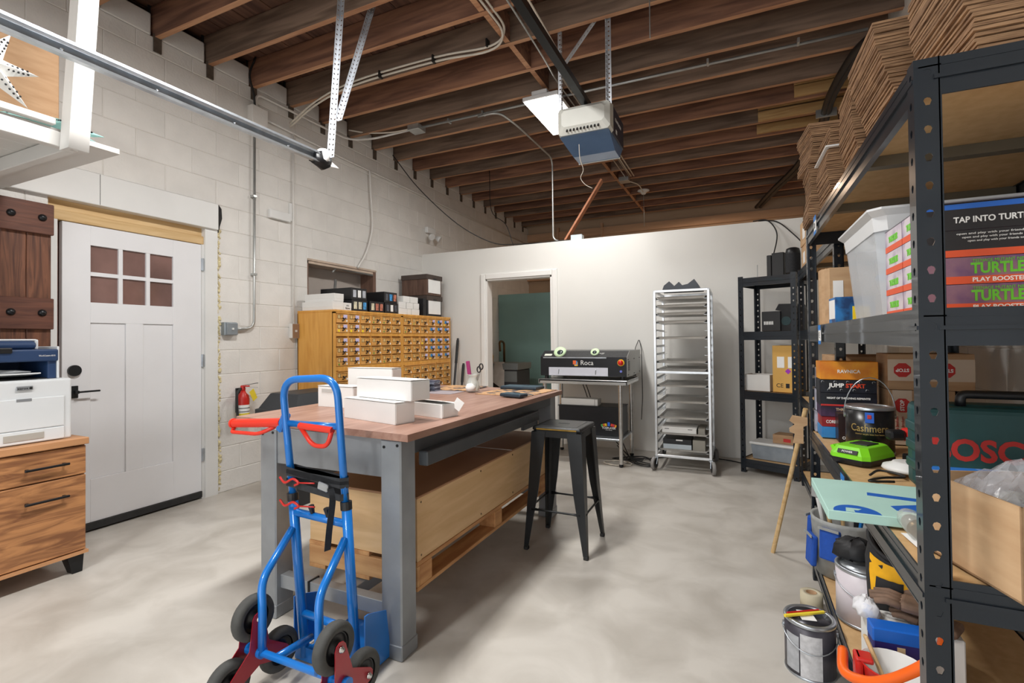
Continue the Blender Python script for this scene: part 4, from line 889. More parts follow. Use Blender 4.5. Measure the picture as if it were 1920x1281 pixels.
B().bb(-.42, .25, -.352, -.344, .212, .224).build('lid_lip', galv, t)
B().box((-.375, -.315, .245), (.08, .003, .035), (-.45*2.3, 0, 0)).build('display', mat('lcd', (222, 224, 210), .3, var=.05), t)
B().bb(-.36, .265, -.3485, -.344, .034, .118, .012, 3).build('feed_door', mat('door_lilac', (212, 214, 224), .4, var=.02), t)
for x in (-.25, .14): B().box((x, -.352, .075), (.008, .008, .05), (0, .12, 0), .003, 1).build('door_handle', galv, t)
B().cyl((.395, -.346, .17), (.395, -.350, .17), .034, seg=24).build('stop_plate', mat('safety_yellow', (244, 196, 30), .5, var=.02), t)
B().lathe([(.022, 0), (.022, .012), (.026, .016), (.024, .03), (.004, .034)], (.395, -.35, .17), 20, (0, -1, 0)).build('stop_button', mat('stop_red', (206, 24, 24), .35, var=.02), t)
B().cyl((.395, -.345, .085), (.395, -.352, .085), .012, seg=16).build('key_switch', mat('led_blue', (120, 130, 220), .4, var=.05), t)
text('brand_text', 'Roca', .068, white_ink, t, (.05, -.3465, .165), R_NY, align='CENTER')
for dx, dz, m in ((-.012, .004, mat('logo_orange', (236, 108, 48), .5, var=.02)), (-.0, .0, mat('logo_blue', (52, 138, 206), .5, var=.02)), (.004, -.012, mat('logo_yellow', (240, 190, 60), .5, var=.02))): B().bb(-.085+dx, -.05+dx, -.3475+dx*.01, -.345, .145+dz, .185+dz, .006, 2).build('logo_mark', m, t)
text('model_text', '10-57', .03, white_ink, t, (.18, -.286, .258), (PI/2-.45*2.3+.12, 0, 0))
for z in (.05, .2):
    for y in (-.3, 0, .3): B().bb(X1+.003, X1+.006, y-.02, y+.02, z-.004, z+.004).build('screw_slot', black_ink, t)
b = B()
for k in range(9): b.bb(X1+.003, X1+.005, -.3, -.22, .09+k*.011, .095+k*.011)
b.build('vent', black_ink, t)
for x in (-.4, .4):
    for y in (-.3, .3): B().cyl((x, y, 0), (x, y, .032), .02, seg=12).build('foot', black_plastic, t)
eye_w = mat('eye_green', (214, 240, 196), .4, var=.02)
for x, r, px, n in ((-.245, .066, .01, 'large'), (.125, .046, .0, 'small')):
    e = thing('googly_eye', '%s googly eye stuck on the laser cutter lid' % n, 'googly eye', (-1.4525+x, 5.2-.312+(.0 if n == 'large' else .01), .846+.272), 0, 'googly eyes')
    e.rotation_euler = (math.radians(48), 0, 0)
    B().lathe([(.001, .002), (r, .0), (r, .006), (r*.86, r*.3), (.001, r*.36)], (0, 0, .002), 28).build('dome', eye_w, e)
    B().lathe([(.001, .0), (r*.5, .0), (r*.46, .004), (.001, .006)], (px, -r*.28, r*.34), 20).build('pupil', mat('pupil', (52, 60, 62), .25, var=.05), e)
c = thing('hanging_loop', 'thin black cord loop behind the right end of the laser cutter', 'cord', (-1.0, 5.6, 1.1))
rel(c, B().tube(bend([(-1.06, 5.60, .9), (-1.06, 5.6, 1.14), (-1.02, 5.63, 1.25), (-.99, 5.6, 1.14), (-.985, 5.6, .6), (-1.0, 5.6, .35)], .03, 4), .004, 6), 'cord', cable_black)
c = thing('extension_lead', 'tangle of dark leads lying on the floor under the steel table', 'cable', (-1.0, 5.2, 0))
rn = random.Random(21)
for k in range(4): rel(c, B().tube(curve([(-1.2+rn.uniform(-.1, .1), 5.2, .25-.06*k), (-1.0, 5.0+rn.uniform(-.05, .1), .03), (-.85+rn.uniform(-.1, .1), 4.95+rn.uniform(-.1, .15), .012), (-.78, 5.15+rn.uniform(-.1, .1), .012), (-.95, 5.3, .012), (-1.12+rn.uniform(-.1, .1), 5.1, .012), (-.9, 5.05+.05*k, .018)], 6), .005, 6), 'cord', cable_black)
rel(c, B().tube(curve([(-.9, 5.2, .012), (-.6, 5.45, .008), (-.2, 5.5, .008), (.1, 5.35, .008)], 6), .006, 6), 'cord', cable_black)
rel(c, B().tube([(-1.12+.14*math.cos(a), 4.93+.09*math.sin(a), .008+.004*(k % 3)) for k, a in enumerate([PI*j/8 for j in range(30)])], .004, 6), 'coil', cable_white)
for dx in (0, .035): rel(c, B().tube(curve([(-1.62+dx, 5.35, .82), (-1.56+dx, 5.3, .7), (-1.5+dx, 5.25, .57)]), .005, 6), 'cord', cable_black)
t = thing('chiller', 'black machine case with coloured logo on the lower table shelf', 'machine', (-1.41, 5.1, .271))
B().bb(-.33, .33, -.15, .15, .0, .285, .005, 2).build('case', cut_b, t)
B().prism([(-.15, .0), (.14, .0), (.14, .2), (.04, .285), (-.15, .285)], (.33, 0, 0), (0, 1, 0), (0, 0, 1), (.004, 0, 0)).bb(-.34, .336, -.155, .155, .285, .292).build('side_cap', black_metal, t)
for k, (dx, col) in enumerate([(-.05, (236, 110, 50)), (-.032, (240, 196, 50)), (.0, (50, 110, 220)), (.032, (226, 70, 50)), (.05, (220, 60, 90)), (-.066, (90, 170, 80)), (.066, (240, 160, 40))]): B().box((.2+dx, -.1515, .118-abs(dx)*.25), (.024, .002, .04 if dx == 0 else .028), (0, dx*6, 0), .004, 1).build('logo_card', mat('card_col%d' % k, col, .5, var=.02), t)
text('logo_text', 'TCGPLAYER', .028, white_ink, t, (.2, -.1525, .078), R_NY, bold=.0006, width=.14); text('logo_text', 'TRADE SMARTER', .009, white_ink, t, (.2, -.1525, .058), R_NY)
tag(B().bb(-1.72, -1.36, 4.97, 5.12, .564, .632, .003, 1).bb(-1.36, -1.33, 4.98, 5.12, .564, .63, .002, 1).build('accessory_box', mat('pale_grey_card', (206, 204, 200), .6, var=.03)), 'pale grey narrow box lying on the black machine case', 'box')
# ================================================================ sheet pan rack
t = thing('sheet_pan_rack', 'tall aluminium sheet pan rack on casters by the back wall', 'rack', (-.49, 5.15, 0))
w, d = .24, .29
for sx in (-1, 1):
    for sy in (-1, 1):
        B().bb(sx*w-.0125, sx*w+.0125, sy*d-.0125, sy*d+.0125, .13, 1.70, .003, 1).build('post', alu, t)
        c = B().lathe([(.058, -.015), (.0625, -.01), (.0625, .01), (.058, .015)], (sx*w+.02*sx, sy*d-.012, .0625), 24, (1, .25*sx, 0)).build('caster_wheel', mat('caster_grey', (132, 130, 128), .6, var=.1), t)
        B().lathe([(.04, -.017), (.04, .017)], (sx*w+.02*sx, sy*d-.012, .0625), 18, (1, .25*sx, 0)).build('wheel_hub', black_plastic, c)
        B().bar((sx*w+.02*sx-.022, sy*d-.012, .06), (sx*w, sy*d, .13), .004, .04, (0, 1, 0)).bar((sx*w+.02*sx+.022, sy*d-.012, .06), (sx*w+.012, sy*d, .13), .004, .04, (0, 1, 0)).cyl((sx*w, sy*d, .118), (sx*w, sy*d, .14), .02, seg=12).build('caster_fork', galv, c)
for z in (1.70, .93, .14):
    for sy in (-1, 1): B().bb(-w, w, sy*d-.012, sy*d+.012, z-.012, z+.012, .003, 1).build('cross_bar', alu, t)
for sx in (-1, 1): B().bb(sx*w-.012, sx*w+.012, -d, d, 1.688, 1.712, .003, 1).bb(sx*w-.012, sx*w+.012, -d, d, .13, .154, .003, 1).build('side_bar', alu, t)
slm = {}
for k in range(20):
    z = .185+k*.0755
    for sx in (-1, 1):
        if sx not in slm: o = B().bb(sx*w-.012 if sx > 0 else -w+.010, sx*w-.010 if sx > 0 else -w+.012, -d+.01, d-.01, 0, .02).bb(min(sx*(w-.04), sx*(w-.01)), max(sx*(w-.04), sx*(w-.01)), -d+.01, d-.01, 0, .002).build('runner', alu, t); slm[sx] = o.data
        else: o = put('runner', slm[sx], t)
        o.location = (0, 0, z)
tray_me = None
nm = ['topmost', 'second', 'third', 'fourth', 'fifth', 'sixth', 'seventh', 'eighth', 'ninth', 'tenth', 'eleventh', 'lowest']
for k, i in enumerate((19, 18, 17, 16, 14, 11, 10, 8, 6, 4, 2, 0)):
    z = .185+i*.0755+.0025
    if tray_me is None:
        def rr(a, b_, z): return [(-a, -b_, z), (a, -b_, z), (a, b_, z), (-a, b_, z)]
        o = B().loft([rr(.222, .285, .022), rr(.225, .288, .024), rr(.215, .278, .022), rr(.20, .262, .002), rr(.2, .262, .0), rr(.217, .28, .021), rr(.222, .285, .020)], cap=False, smooth=False).bb(-.2, .2, -.262, .262, 0, .002).build('sheet_pan', mat('pan_alu', (214, 212, 208), .36, .45, var=.08, scale=9)); tray_me = o.data
    else: o = put('sheet_pan', tray_me)
    o.location = (-.49, 5.15, z); tag(o, ('aluminium sheet pan in the rack, %s from the top' % nm[k]) if 0 < k < 11 else 'aluminium sheet pan in the rack, %s of all' % nm[k], 'sheet pan', 'sheet pans in the rack')
tz = .185+2*.0755+.006
t = thing('white_carton', 'flat white carton on a low pan of the rack', 'box', (-.53, 5.05, tz)); B().bb(-.155, .155, -.14, .14, 0, .052, .002, 1).build('base', white_card, t); B().bb(-.158, .158, -.143, .143, .052, .066, .002, 1).build('lid', white_card, t)
for x in (-.11, .1): B().bb(x-.02, x+.02, -.1415, -.139, .045, .052).build('tab_slot', mat('slot_grey', (120, 120, 120), .8, var=.05), t)
tag(B().bb(-.36, -.30, 4.92, 5.2, tz, tz+.062, .002, 1).build('grey_carton', mat('grey_card', (150, 146, 136), .6, var=.04)), 'small grey carton beside the white carton in the rack', 'box')
tz = .185+.006
t = thing('dark_case', 'black box with a silver base on the lowest pan of the rack', 'box', (-.55, 5.05, tz)); B().bb(-.13, .13, -.12, .12, .05, .10, .003, 1).build('lid', black_plastic, t); B().bb(-.128, .128, -.118, .118, 0, .05).build('base', mat('pale_blue_card', (190, 200, 206), .5, var=.04), t); B().bb(-.01, .05, -.1215, -.12, .085, .096).build('label', paper, t)
tag(B().bb(-.41, -.30, 4.93, 5.2, tz, tz+.1, .002, 1).build('grey_carton', MATS['grey_card']), 'larger grey carton beside the black box on the lowest pan', 'box')
t = thing('display_stand', 'dark zigzag plastic display stand on top of the pan rack', 'stand', (-.49, 5.12, 1.7125))
b = B(); zz = [(-.19, .0), (-.17, .055), (-.12, .095), (-.075, .045), (-.03, .085), (-.005, .05), (.05, .06), (.11, .105), (.14, .06), (.17, .0)]
b.prism(zz, (0, -.12, 0), (1, 0, 0), (0, 0, 1), (0, .24, 0)).build('zigzag_body', mat('slate_plastic', (62, 66, 74), .45, var=.08), t); B().bb(-.2, .18, -.14, .14, 0, .012, .003, 1).build('base', black_plastic, t)
# ================================================================ wash room seen through the doorway
teal = mat('teal_board', (124, 156, 150), .55, var=.05, scale=2)
tag(B().bb(-4.0+.06, -2.2, 8.0, 8.05, 0, 2.07).build('teal_panel', teal), 'tall teal partition panel in the room beyond the doorway', 'panel')
t = thing('utility_sink', 'dark utility sink cabinet with a curved tap beyond the doorway', 'sink', (-3.45, 7.0, 0))
B().bb(-.46, .42, -.25, .25, 0, .80, .01, 1).build('cabinet', mat('sink_dark', (58, 58, 62), .5, var=.08), t); B().bb(-.48, .44, -.27, .27, .80, .90, .008, 2).build('basin_rim', mat('sink_grey', (120, 124, 124), .4, var=.06), t)
B().bb(-.1, .42, -.2525, -.25, .62, .78).build('front_panel', MATS['sink_grey'], t)
B().tube(bend([(.02, .15, .9), (.02, .15, 1.22), (.02, -.02, 1.24), (.06, -.08, 1.08)], .07, 6), .018, 10).build('tap', brass, t)
tag(B().loft([[(-3.33+a*.5+.03*math.sin(9*a), 6.735-.012*math.cos(14*a)-.02*j*.2, .92-j*.09*(1+.25*math.sin(5*a))) for a in (-.14, -.1, -.06, -.02, .02, .06, .1, .14)] for j in range(5)], close_u=False, cap=False).build('towel', mat('towel', (196, 190, 184), .9, var=.08, scale=12)), 'pale towel hanging over the dark sink edge', 'towel')
for lab, p0, p1, m in (('long broom handle leaning beside the sink', (-3.62, 6.5, .05), (-3.86, 6.75, 1.30), brass), ('white brush handle leaning beside the sink', (-3.35, 6.55, .05), (-3.42, 6.7, .9), white_paint)):
    t = thing('brush', lab, 'brush', p0); rel(t, B().cyl(p0, p1, .014, seg=8), 'handle', m); rel(t, B().cyl(Vector(p0)-Vector((0, 0, .05)), Vector(p0)+Vector((0, 0, .12)), .07, .03, 10), 'bristles', mat('bristle', (220, 214, 200), .8, var=.1))
tag(B().lathe([(.07, 0), (.08, .1), (.06, .16), (.03, .2)], (-3.60, 6.93, .9), 14).build('yellow_bottle', mat('bottle_yellow', (216, 170, 50), .5, var=.05)), 'yellow bottle standing on the sink rim', 'bottle')
t = thing('yellow_bucket', 'yellow bucket on the floor of the wash room', 'bucket', (-3.2, 6.35, 0)); B().lathe([(.12, 0), (.15, .38), (.155, .40), (.14, .38), (.112, .01), (.001, .01)], (0, 0, 0), 20).build('pail', MATS['bottle_yellow'], t); B().tube(curve([(-.15, 0, .38), (-.1, -.12, .46), (.1, -.12, .46), (.15, 0, .38)]), .006, 6).build('bail', galv, t)
# ================================================================ boltless shelving
def shelf_unit(label, loc, rotz, w, d, h, levels, group='black steel shelving units', fine=True):
    """local frame: x along the front, y to the back, front at y=0"""
    t = thing('shelving_unit', label, 'shelf', loc, rotz, group); p = .04
    for (x, sx) in ((0, 1), (w, -1)):
        for (y, sy) in ((0, 1), (d, -1)):
            b = B()
            perf(b, (x+sx*p/2, y, 0), (x+sx*p/2, y, h), p, (0, 1, 0), .055, .0068, True); perf(b, (x, y+sy*p/2, 0), (x, y+sy*p/2, h), p, (1, 0, 0), .055, .0068, True)
            b.bar((x+sx*p, y+sy*.004, 0), (x+sx*p, y+sy*.004, h), .005, .008, (0, 1, 0)).bar((x+sx*.004, y+sy*p, 0), (x+sx*.004, y+sy*p, h), .008, .005, (0, 1, 0))
            l = b.build('post', shelf_paint, t)
            B().bb(min(x, x+sx*p), max(x, x+sx*p), min(y, y+sy*p), max(y, y+sy*p), 0, .012).build('foot', black_plastic, l)
    for z in levels:
        for y, s in ((0, 1), (d, -1)):
            o = B().bb(.006, w-.006, y+s*.003-.002, y+s*.003+.002, z-.07, z+.005).bb(.006, w-.006, min(y+s*.001, y-s*.004), max(y+s*.001, y-s*.004), z-.038, z-.030).bb(.006, w-.006, min(y, y+s*.018), max(y, y+s*.018), z-.012, z-.009).bb(.01, w-.01, min(y, y+s*.015), max(y, y+s*.015), z-.072, z-.069).build('long_beam', shelf_paint, t)
        for x, s in ((0, 1), (w, -1)):
            B().bb(x+s*.003-.002, x+s*.003+.002, .006, d-.006, z-.07, z+.005).bb(min(x+s*.001, x-s*.004), max(x+s*.001, x-s*.004), .03, d-.03, z-.038, z-.030).bb(min(x, x+s*.018), max(x, x+s*.018), .006, d-.006, z-.012, z-.009).build('short_beam', shelf_paint, t)
        if w > 1:
            for f in (.34, .67): B().bb(w*f-.02, w*f+.02, .01, d-.01, z-.04, z-.0095).build('cross_support', mat('support_steel', (120, 112, 96), .4, .5, var=.08), t)
        B().bb(.008, w-.008, .008, d-.008, z-.009, z, .001, 1).build('shelf_panel', shelf_mdf, t)
    return t
LV = [1.80, 1.30, .765, .14]
UA = shelf_unit('black steel shelving unit nearest the camera at the right edge', (.33, 3.0, 0), -PI/2, 1.76, .6, 1.806, LV)
UB = shelf_unit('black steel shelving unit along the right wall behind the nearest one', (.465, 4.84, 0), -PI/2, 1.76, .46, 1.82, [1.80, 1.30, .75, .12])
UC = shelf_unit('black steel shelving unit standing askew in the back corner', (.0, 5.10, 0), math.radians(-22), .49, .42, 1.82, [1.80, 1.30, .75, .12])
# paper tags with blue tape on the near unit's beams
for z, y, dz in ((1.30, 2.54, 0), (.765, 2.06, 0), (1.80, 2.62, 0)):
    t = thing('shelf_tag', {1.30: 'white paper tag taped to the middle shelf beam', .765: 'white paper tag taped to the worktop-height shelf beam', 1.80: 'white paper tag taped to the top shelf beam'}[z], 'tag', (.324, y, z-.04), 0, 'taped shelf tags')
    B().bb(-.002, .0, -.03, .03, -.03, .03).build('paper', paper, t); B().bb(-.0028, -.0018, -.034, .034, .02, .042).bb(-.0028, -.0018, -.034, .034, -.042, -.026).build('tape', blue_tape, t)
    text('tag_mark', {1.30: 'E', .765: 'F', 1.80: 'D'}[z], .035, black_ink, t, (-.0025, 0, -.003), R_NX)
# ---- cardboard bundles on the top shelf
sheet_e = mat('cardboard_edges', (168, 132, 98), .85, col2=(112, 82, 58), scale=16, stretch=(1, 1, 14), rnd=.12)
def bundle(label, x, y, z, w, d, n, th, rz=0, seed=1, tie=False, lean=(0, 0)):
    t = thing('cardboard_bundle', label, 'cardboard', (x, y, z), rz, 'flattened cardboard bundles on the top shelf'); rn = random.Random(seed); me = None; wv = rn.uniform(0, 6)
    for k in range(n):
        f = k/n; dx = .007*math.sin(f*7+wv)+rn.uniform(-.0022, .0022)+lean[0]*f; dy = .007*math.cos(f*6+wv)+rn.uniform(-.003, .003)+lean[1]*f
        if me is None: o = B().box((0, 0, 0), (w, d, th*.78)).build('sheet', sheet_e, t); me = o.data
        else: o = put('sheet', me, t)
        o.location = (dx, dy, th*(k+.5)); o.rotation_euler = (rn.uniform(-.003, .003), rn.uniform(-.003, .003), rn.uniform(-.008, .008))
    if tie: B().bb(-w/2-.012, w/2+.012, -d/2-.014, d/2+.014, th*n*.72, th*n*.72+.006).build('tie_band', paper, t)
    return t
ZT = 1.808
bundle('flattened cardboard bundle at the near end of the top shelf', .70, 1.40, ZT, .54, .25, 30, .0088, .03, 1, lean=(-.04, 0))
bundle('tall flattened cardboard bundle second from the near end', .60, 1.80, ZT, .40, .30, 36, .0086, .02, 2, lean=(-.055, 0))
bundle('flattened cardboard bundle third from the near end', .585, 2.13, ZT, .40, .26, 38, .0086, -.02, 3, lean=(-.03, 0))
bundle('white banded cardboard bundle fourth from the near end', .55, 2.56, ZT, .40, .26, 38, .0086, .02, 4, True)
bundle('cardboard bundle at the far end of the top shelf', .53, 2.86, ZT, .42, .26, 31, .0086, -.02, 5)
bundle('ragged cardboard bundle lying on the far end bundle', .54, 2.87, ZT+.27, .46, .26, 22, .0086, .10, 6)
bundle('small cardboard bundle lying on the white banded bundle', .58, 2.56, ZT+.33, .30, .14, 8, .0086, -.2, 7)
for k, (x, y, z) in enumerate([(.62, 4.62, 1.802), (.62, 4.62, 2.002)]):
    t = thing('parcel_carton', ['brown carton with a white label on the wall shelf top, lower', 'brown carton with a white label on the wall shelf top, upper'][k], 'box', (x, y, z), .04*k, 'cartons on the wall shelf top')
    B().bb(-.13, .2, -.18, .18, 0, .195, .002, 1).build('carton', kraft, t); B().bb(-.1315, -.13, -.06, .06, .05, .14).build('label', paper, t)
# ---- middle shelf
ZM = 1.306
tote_m = mat('clear_plastic', (222, 228, 234), .22, alpha=.42, var=.03); tote_rim = mat('tote_rim', (226, 228, 230), .35, alpha=.85, var=.02)
def tote(label, x, y, z, w, d, h, m=tote_m):
    t = thing('plastic_tote', label, 'tote', (x, y, z))
    def r_(a, b_, z): 
        c = .03; return [(-a+c, -b_, z), (a-c, -b_, z), (a, -b_+c, z), (a, b_-c, z), (a-c, b_, z), (-a+c, b_, z), (-a, b_-c, z), (-a, -b_+c, z)]
    B().loft([r_(w*.42, d*.42, 0), r_(w*.47, d*.47, h*.82), r_(w*.465, d*.465, h*.82), r_(w*.415, d*.415, .004)], smooth=False, cap=True).build('tub', m, t)
    B().loft([r_(w*.475, d*.475, h*.8), r_(w*.485, d*.485, h*.93), r_(w*.52, d*.52, h*.98), r_(w*.52, d*.52, h), r_(w*.48, d*.48, h), r_(w*.468, d*.468, h*.8)], cap=False, smooth=False).build('rim', tote_rim, t)
    return t
tote('clear plastic tote with a wide rim on the middle shelf', .60, 2.06, ZM, .46, .52, .33)
itm = mat('blue_bag', (110, 140, 176), .4, var=.3, scale=14); itw = mat('clear_clam', (196, 206, 214), .2, alpha=.7, var=.1)
for k in range(6): tag(B().box((.55+.02*(k % 2), 2.1-.02*(k % 3), ZM+.022+.033*k), (.15, .24, .028), (0, 0, .12*(k-2)), .012, 2).build('blister_pack', itw if k % 2 else itm), '%s blister pack inside the clear tote' % ['lowest', 'second lowest', 'third lowest', 'third highest', 'second highest', 'topmost'][k], 'package', 'blister packs in the tote')
bp = mat('booster_print', (206, 196, 204), .4, col2=(92, 66, 130), scale=9, detail=3, lo=.4, hi=.6); bo = mat('booster_orange', (222, 84, 40), .45, var=.04); bg = mat('booster_green', (104, 196, 40), .45, var=.1, scale=20); bpp = mat('booster_purple', (96, 60, 110), .4, col2=(150, 110, 120), scale=12); bk = mat('booster_black', (26, 22, 26), .35, var=.1, scale=8)
for col, y in ((0, 1.545), (1, 1.71)):
    for r in range(4):
        z = ZM+r*.0625
        t = thing('booster_box', 'orange and purple booster box, %s column, %s from the bottom' % (['near', 'far'][col], ['first', 'second', 'third', 'fourth'][r]), 'box', (.655, y, z), 0, 'booster boxes on the middle shelf')
        B().bb(-.255, .255, -.08, .08, .0, .0615, .001, 1).build('carton', bpp, t)
        B().bb(-.2562, -.255, -.079, .079, .0165, .061).build('end_print', bp, t); B().bb(-.2562, -.255, -.08, .08, 0, .0165).build('end_band', bo, t)
        text('end_logo', 'TURTLES', .022, bg, t, (-.2566, .0, .033), R_NX, bold=.0012, width=.085)
        if col == 0 and r < 2:
            B().bb(-.255, .255, -.0812, -.08, 0, .0175).build('front_band', bo, t); B().bb(-.255, .255, -.0812, -.08, .0175, .061).build('front_print', bpp, t)
            text('title', 'TURTLES', .033, bg, t, (-.118, -.0816, .034), R_NY, bold=.0012, width=.105); text('subtitle', 'PLAY BOOSTERS', .0135, white_ink, t, (-.118, -.0816, .0087), R_NY, bold=.0003, width=.1)
            text('overtitle', 'TEENAGE MUTANT NINJA', .010, bg, t, (-.118, -.0816, .052), R_NY, width=.1)
        if col == 0 and r >= 2:
            B().bb(-.255, .255, -.0812, -.08, 0, .0615).build('front_print', bk, t)
            if r == 2: B().bb(-.255, .255, -.0816, -.081, 0, .016).build('front_band', bo, t)
            if r == 2:
                for q in range(3): text('small_print', 'open and play with your friends tonight', .0065, white_ink, t, (-.12, -.0818, .053-.0085*q), R_NY, width=.15-.02*q)
            if r == 3: text('slogan', 'TAP INTO TURTLE POWER', .019, white_ink, t, (-.10, -.0818, .022), R_NY, bold=.0004, width=.2); B().bb(-.255, .255, -.0818, -.081, .048, .06).build('blue_line', blue_ink, t)
tag(B().bb(.40, .93, 1.455, 1.80, ZM+.2505, ZM+.2525).build('grey_tray', mat('grey_foam', (120, 118, 122), .8, var=.05)), 'grey board lying across the top of the booster boxes', 'board')
t = thing('game_carton', 'blue printed carton with a yellow note beside the tote', 'box', (.425, 2.50, ZM), .05); B().bb(-.06, .08, -.06, .06, 0, .11, .001, 1).build('carton', mat('blue_print', (40, 120, 190), .45, col2=(20, 60, 110), scale=14, lo=.4, hi=.55), t); B().bb(-.0, .06, -.0618, -.06, .01, .07).build('sticky_note', ydot, t); B().bb(-.0612, -.06, -.05, .05, .02, .1).build('side_print', paper, t)
for k, (x, y) in enumerate([(.40, 2.70), (.40, 2.80), (.40, 2.90)]):
    t = thing('upright_carton', 'brown carton standing upright on the middle shelf, %s of three' % ['nearest', 'middle', 'farthest'][k], 'box', (x, y, ZM), .08, 'upright cartons on the middle shelf'); B().bb(-.025, .22, -.042, .042, 0, .26+.01*k, .002, 1).build('carton', kraft, t); B().bb(-.01, .03, -.0435, -.042, .1, .2).build('label', paper, t)
for k in range(2): tag(B().bb(.68, .90, 2.42+.26*k, 2.66+.26*k, ZM, ZM+.36, .002, 1).build('back_carton', kraft), 'tall brown carton at the back of the middle shelf, %s' % ['nearer', 'farther'][k], 'box', 'cartons at the back of the middle shelf')
# ---- worktop-height shelf of the near unit
ZS = .771
def game(name, label, x0, x1, y, z0, z1, m, d=.14, rz=0, txt=None, tm=None, size=.03, wd=None, tz=.5):
    t = thing(name, label, 'box', ((x0+x1)/2, y, z0), rz, 'game boxes in the tall stack'); w = x1-x0; h = z1-z0
    B().bb(-w/2, w/2, 0, d, 0, h, .0015, 1).build('carton', m, t)
    if txt: text('title', txt, size, tm or white_ink, t, (0, -.001, h*tz), R_NY, width=wd, bold=.0004)
    return t
og = mat('print_orange', (240, 168, 40), .4, col2=(206, 112, 20), scale=9, lo=.35, hi=.65); nv = mat('print_navy', (30, 34, 48), .35, col2=(14, 14, 20), scale=14); pu = mat('print_purple', (92, 56, 96), .35, col2=(36, 26, 50), scale=10); rd = mat('print_red', (176, 34, 40), .4, col2=(120, 20, 30), scale=10); bl = mat('print_blue', (60, 150, 210), .4, col2=(40, 120, 190), scale=8); dk = mat('print_dark', (40, 24, 24), .35, var=.2, scale=12)
YS = 2.76
game('small_game_box', 'small pale blue box at the bottom left of the game stack', .352, .425, YS, ZS, ZS+.052, bl)
game('small_game_box', 'small red box standing on the pale blue box', .354, .427, YS, ZS+.0525, ZS+.10, rd, txt='CORE', size=.02, wd=.04)
game('small_game_box', 'small dark commander box in front of the paint can', .405, .465, 2.665, ZS, ZS+.128, dk, .08, txt='COM', size=.018, wd=.03, tz=.15)
tag(B().bb(.43, .60, YS+.01, YS+.15, ZS, ZS+.10, .002, 1).build('plain_box', nv), 'dark plain box hidden low in the game stack', 'box')
game('game_box', 'purple box with a pale title under the black boxes', .35, .56, YS-.005, ZS+.102, ZS+.152, pu, txt='THRONE OF\nELDRAINE', size=.018, wd=.09, tm=mat('pale_gold', (214, 190, 150), .5, var=.02))
t = game('game_box', 'black box with a red stripe and slogan in the game stack', .348, .57, YS-.01, ZS+.153, ZS+.215, nv, txt='NIGHT OF THE LIVING REPRINTS!', size=.012, wd=.17, tz=.6); B().bb(-.11, .11, -.0012, 0, 0, .008).build('red_stripe', red_ink, t)
t = game('game_box', 'black box with a white and red title in the game stack', .346, .57, YS-.01, ZS+.2155, ZS+.277, nv)
text('title', 'JUMP', .026, white_ink, t, (-.045, -.0012, .034), R_NY, bold=.001); text('title', 'START', .026, mat('ink_orange_red', (226, 70, 30), .5, var=.02), t, (.03, -.0012, .033), R_NY, bold=.001)
rn = random.Random(2)
for k in range(9): B().tube([(-.1+.025*k+.006*math.cos(a), -.0014, (.012 if k % 2 else .05)+.006*math.sin(a)) for a in (0, .8, 1.6, 2.4, 3.2, 4)], .0012, 4).build('swirl', galv, t)
game('game_box', 'orange box with a white title on top of the game stack', .348, .575, YS-.015, ZS+.278, ZS+.362, og, txt='RAVNICA', size=.022, wd=.09, tz=.45)
for k in range(3): tag(B().bb(.345+.004*k, .385, YS+.155, YS+.22, ZS+.11*k, ZS+.105+.11*k, .002, 1).build('shrink_wrapped_box', mat('shrink', (176, 176, 190), .2, var=.3, scale=18, rnd=.2)), 'pale shrink wrapped box behind the game stack, %s' % ['lowest', 'middle', 'topmost'][k], 'box', 'wrapped boxes behind the game stack')
# STOP tape cartons
def stop_carton(label, x0, x1, y, z0, z1, flip):
    t = thing('tape_sealed_carton', label, 'box', ((x0+x1)/2, y, z0), 0, 'cartons sealed with printed tape'); w = x1-x0; h = z1-z0
    B().bb(-w/2, w/2, 0, .2, 0, h, .002, 1).build('carton', cardboard, t)
    vert = not flip
    if vert: B().bb(-.035, .035, -.0015, 0, 0, h).build('paper_tape', mat('kraft_white', (206, 186, 166), .7, var=.05), t)
    else: B().bb(-w/2, w/2, -.0015, 0, h*.25, h*.85).build('paper_tape', mat('kraft_white', (206, 186, 166), .7, var=.05), t)
    r = .033; zc = h*.72 if vert else h*.55
    b = B(); b.prism([(r*math.cos(PI/8+k*PI/4), r*math.sin(PI/8+k*PI/4)) for k in range(8)], (0, -.0028, zc), (1, 0, 0), (0, 0, 1), (0, .0012, 0)); b.build('stop_octagon', red_ink, t)
    text('stop_text', 'STOP', .02, white_ink, t, (0, -.0034, zc), (PI/2, PI if flip else -PI/2, 0), bold=.0006)
    if vert: 
        for q in range(3): text('tape_print', 'If tape is broken', .016, red_ink, t, (-.02+.02*q, -.0025, h*.3), (PI/2, -PI/2, 0))
stop_carton('brown carton with red stop mark on vertical tape, lower left', .60, .70, 2.70, ZS, ZS+.24, False)
stop_carton('brown carton with red stop mark on vertical tape, lower right', .703, .84, 2.72, ZS, ZS+.24, False)
stop_carton('brown carton with upside-down stop mark, upper left', .60, .705, 2.70, ZS+.242, ZS+.40, True)
stop_carton('brown carton with upside-down stop mark, upper right', .708, .90, 2.70, ZS+.242, ZS+.40, True)
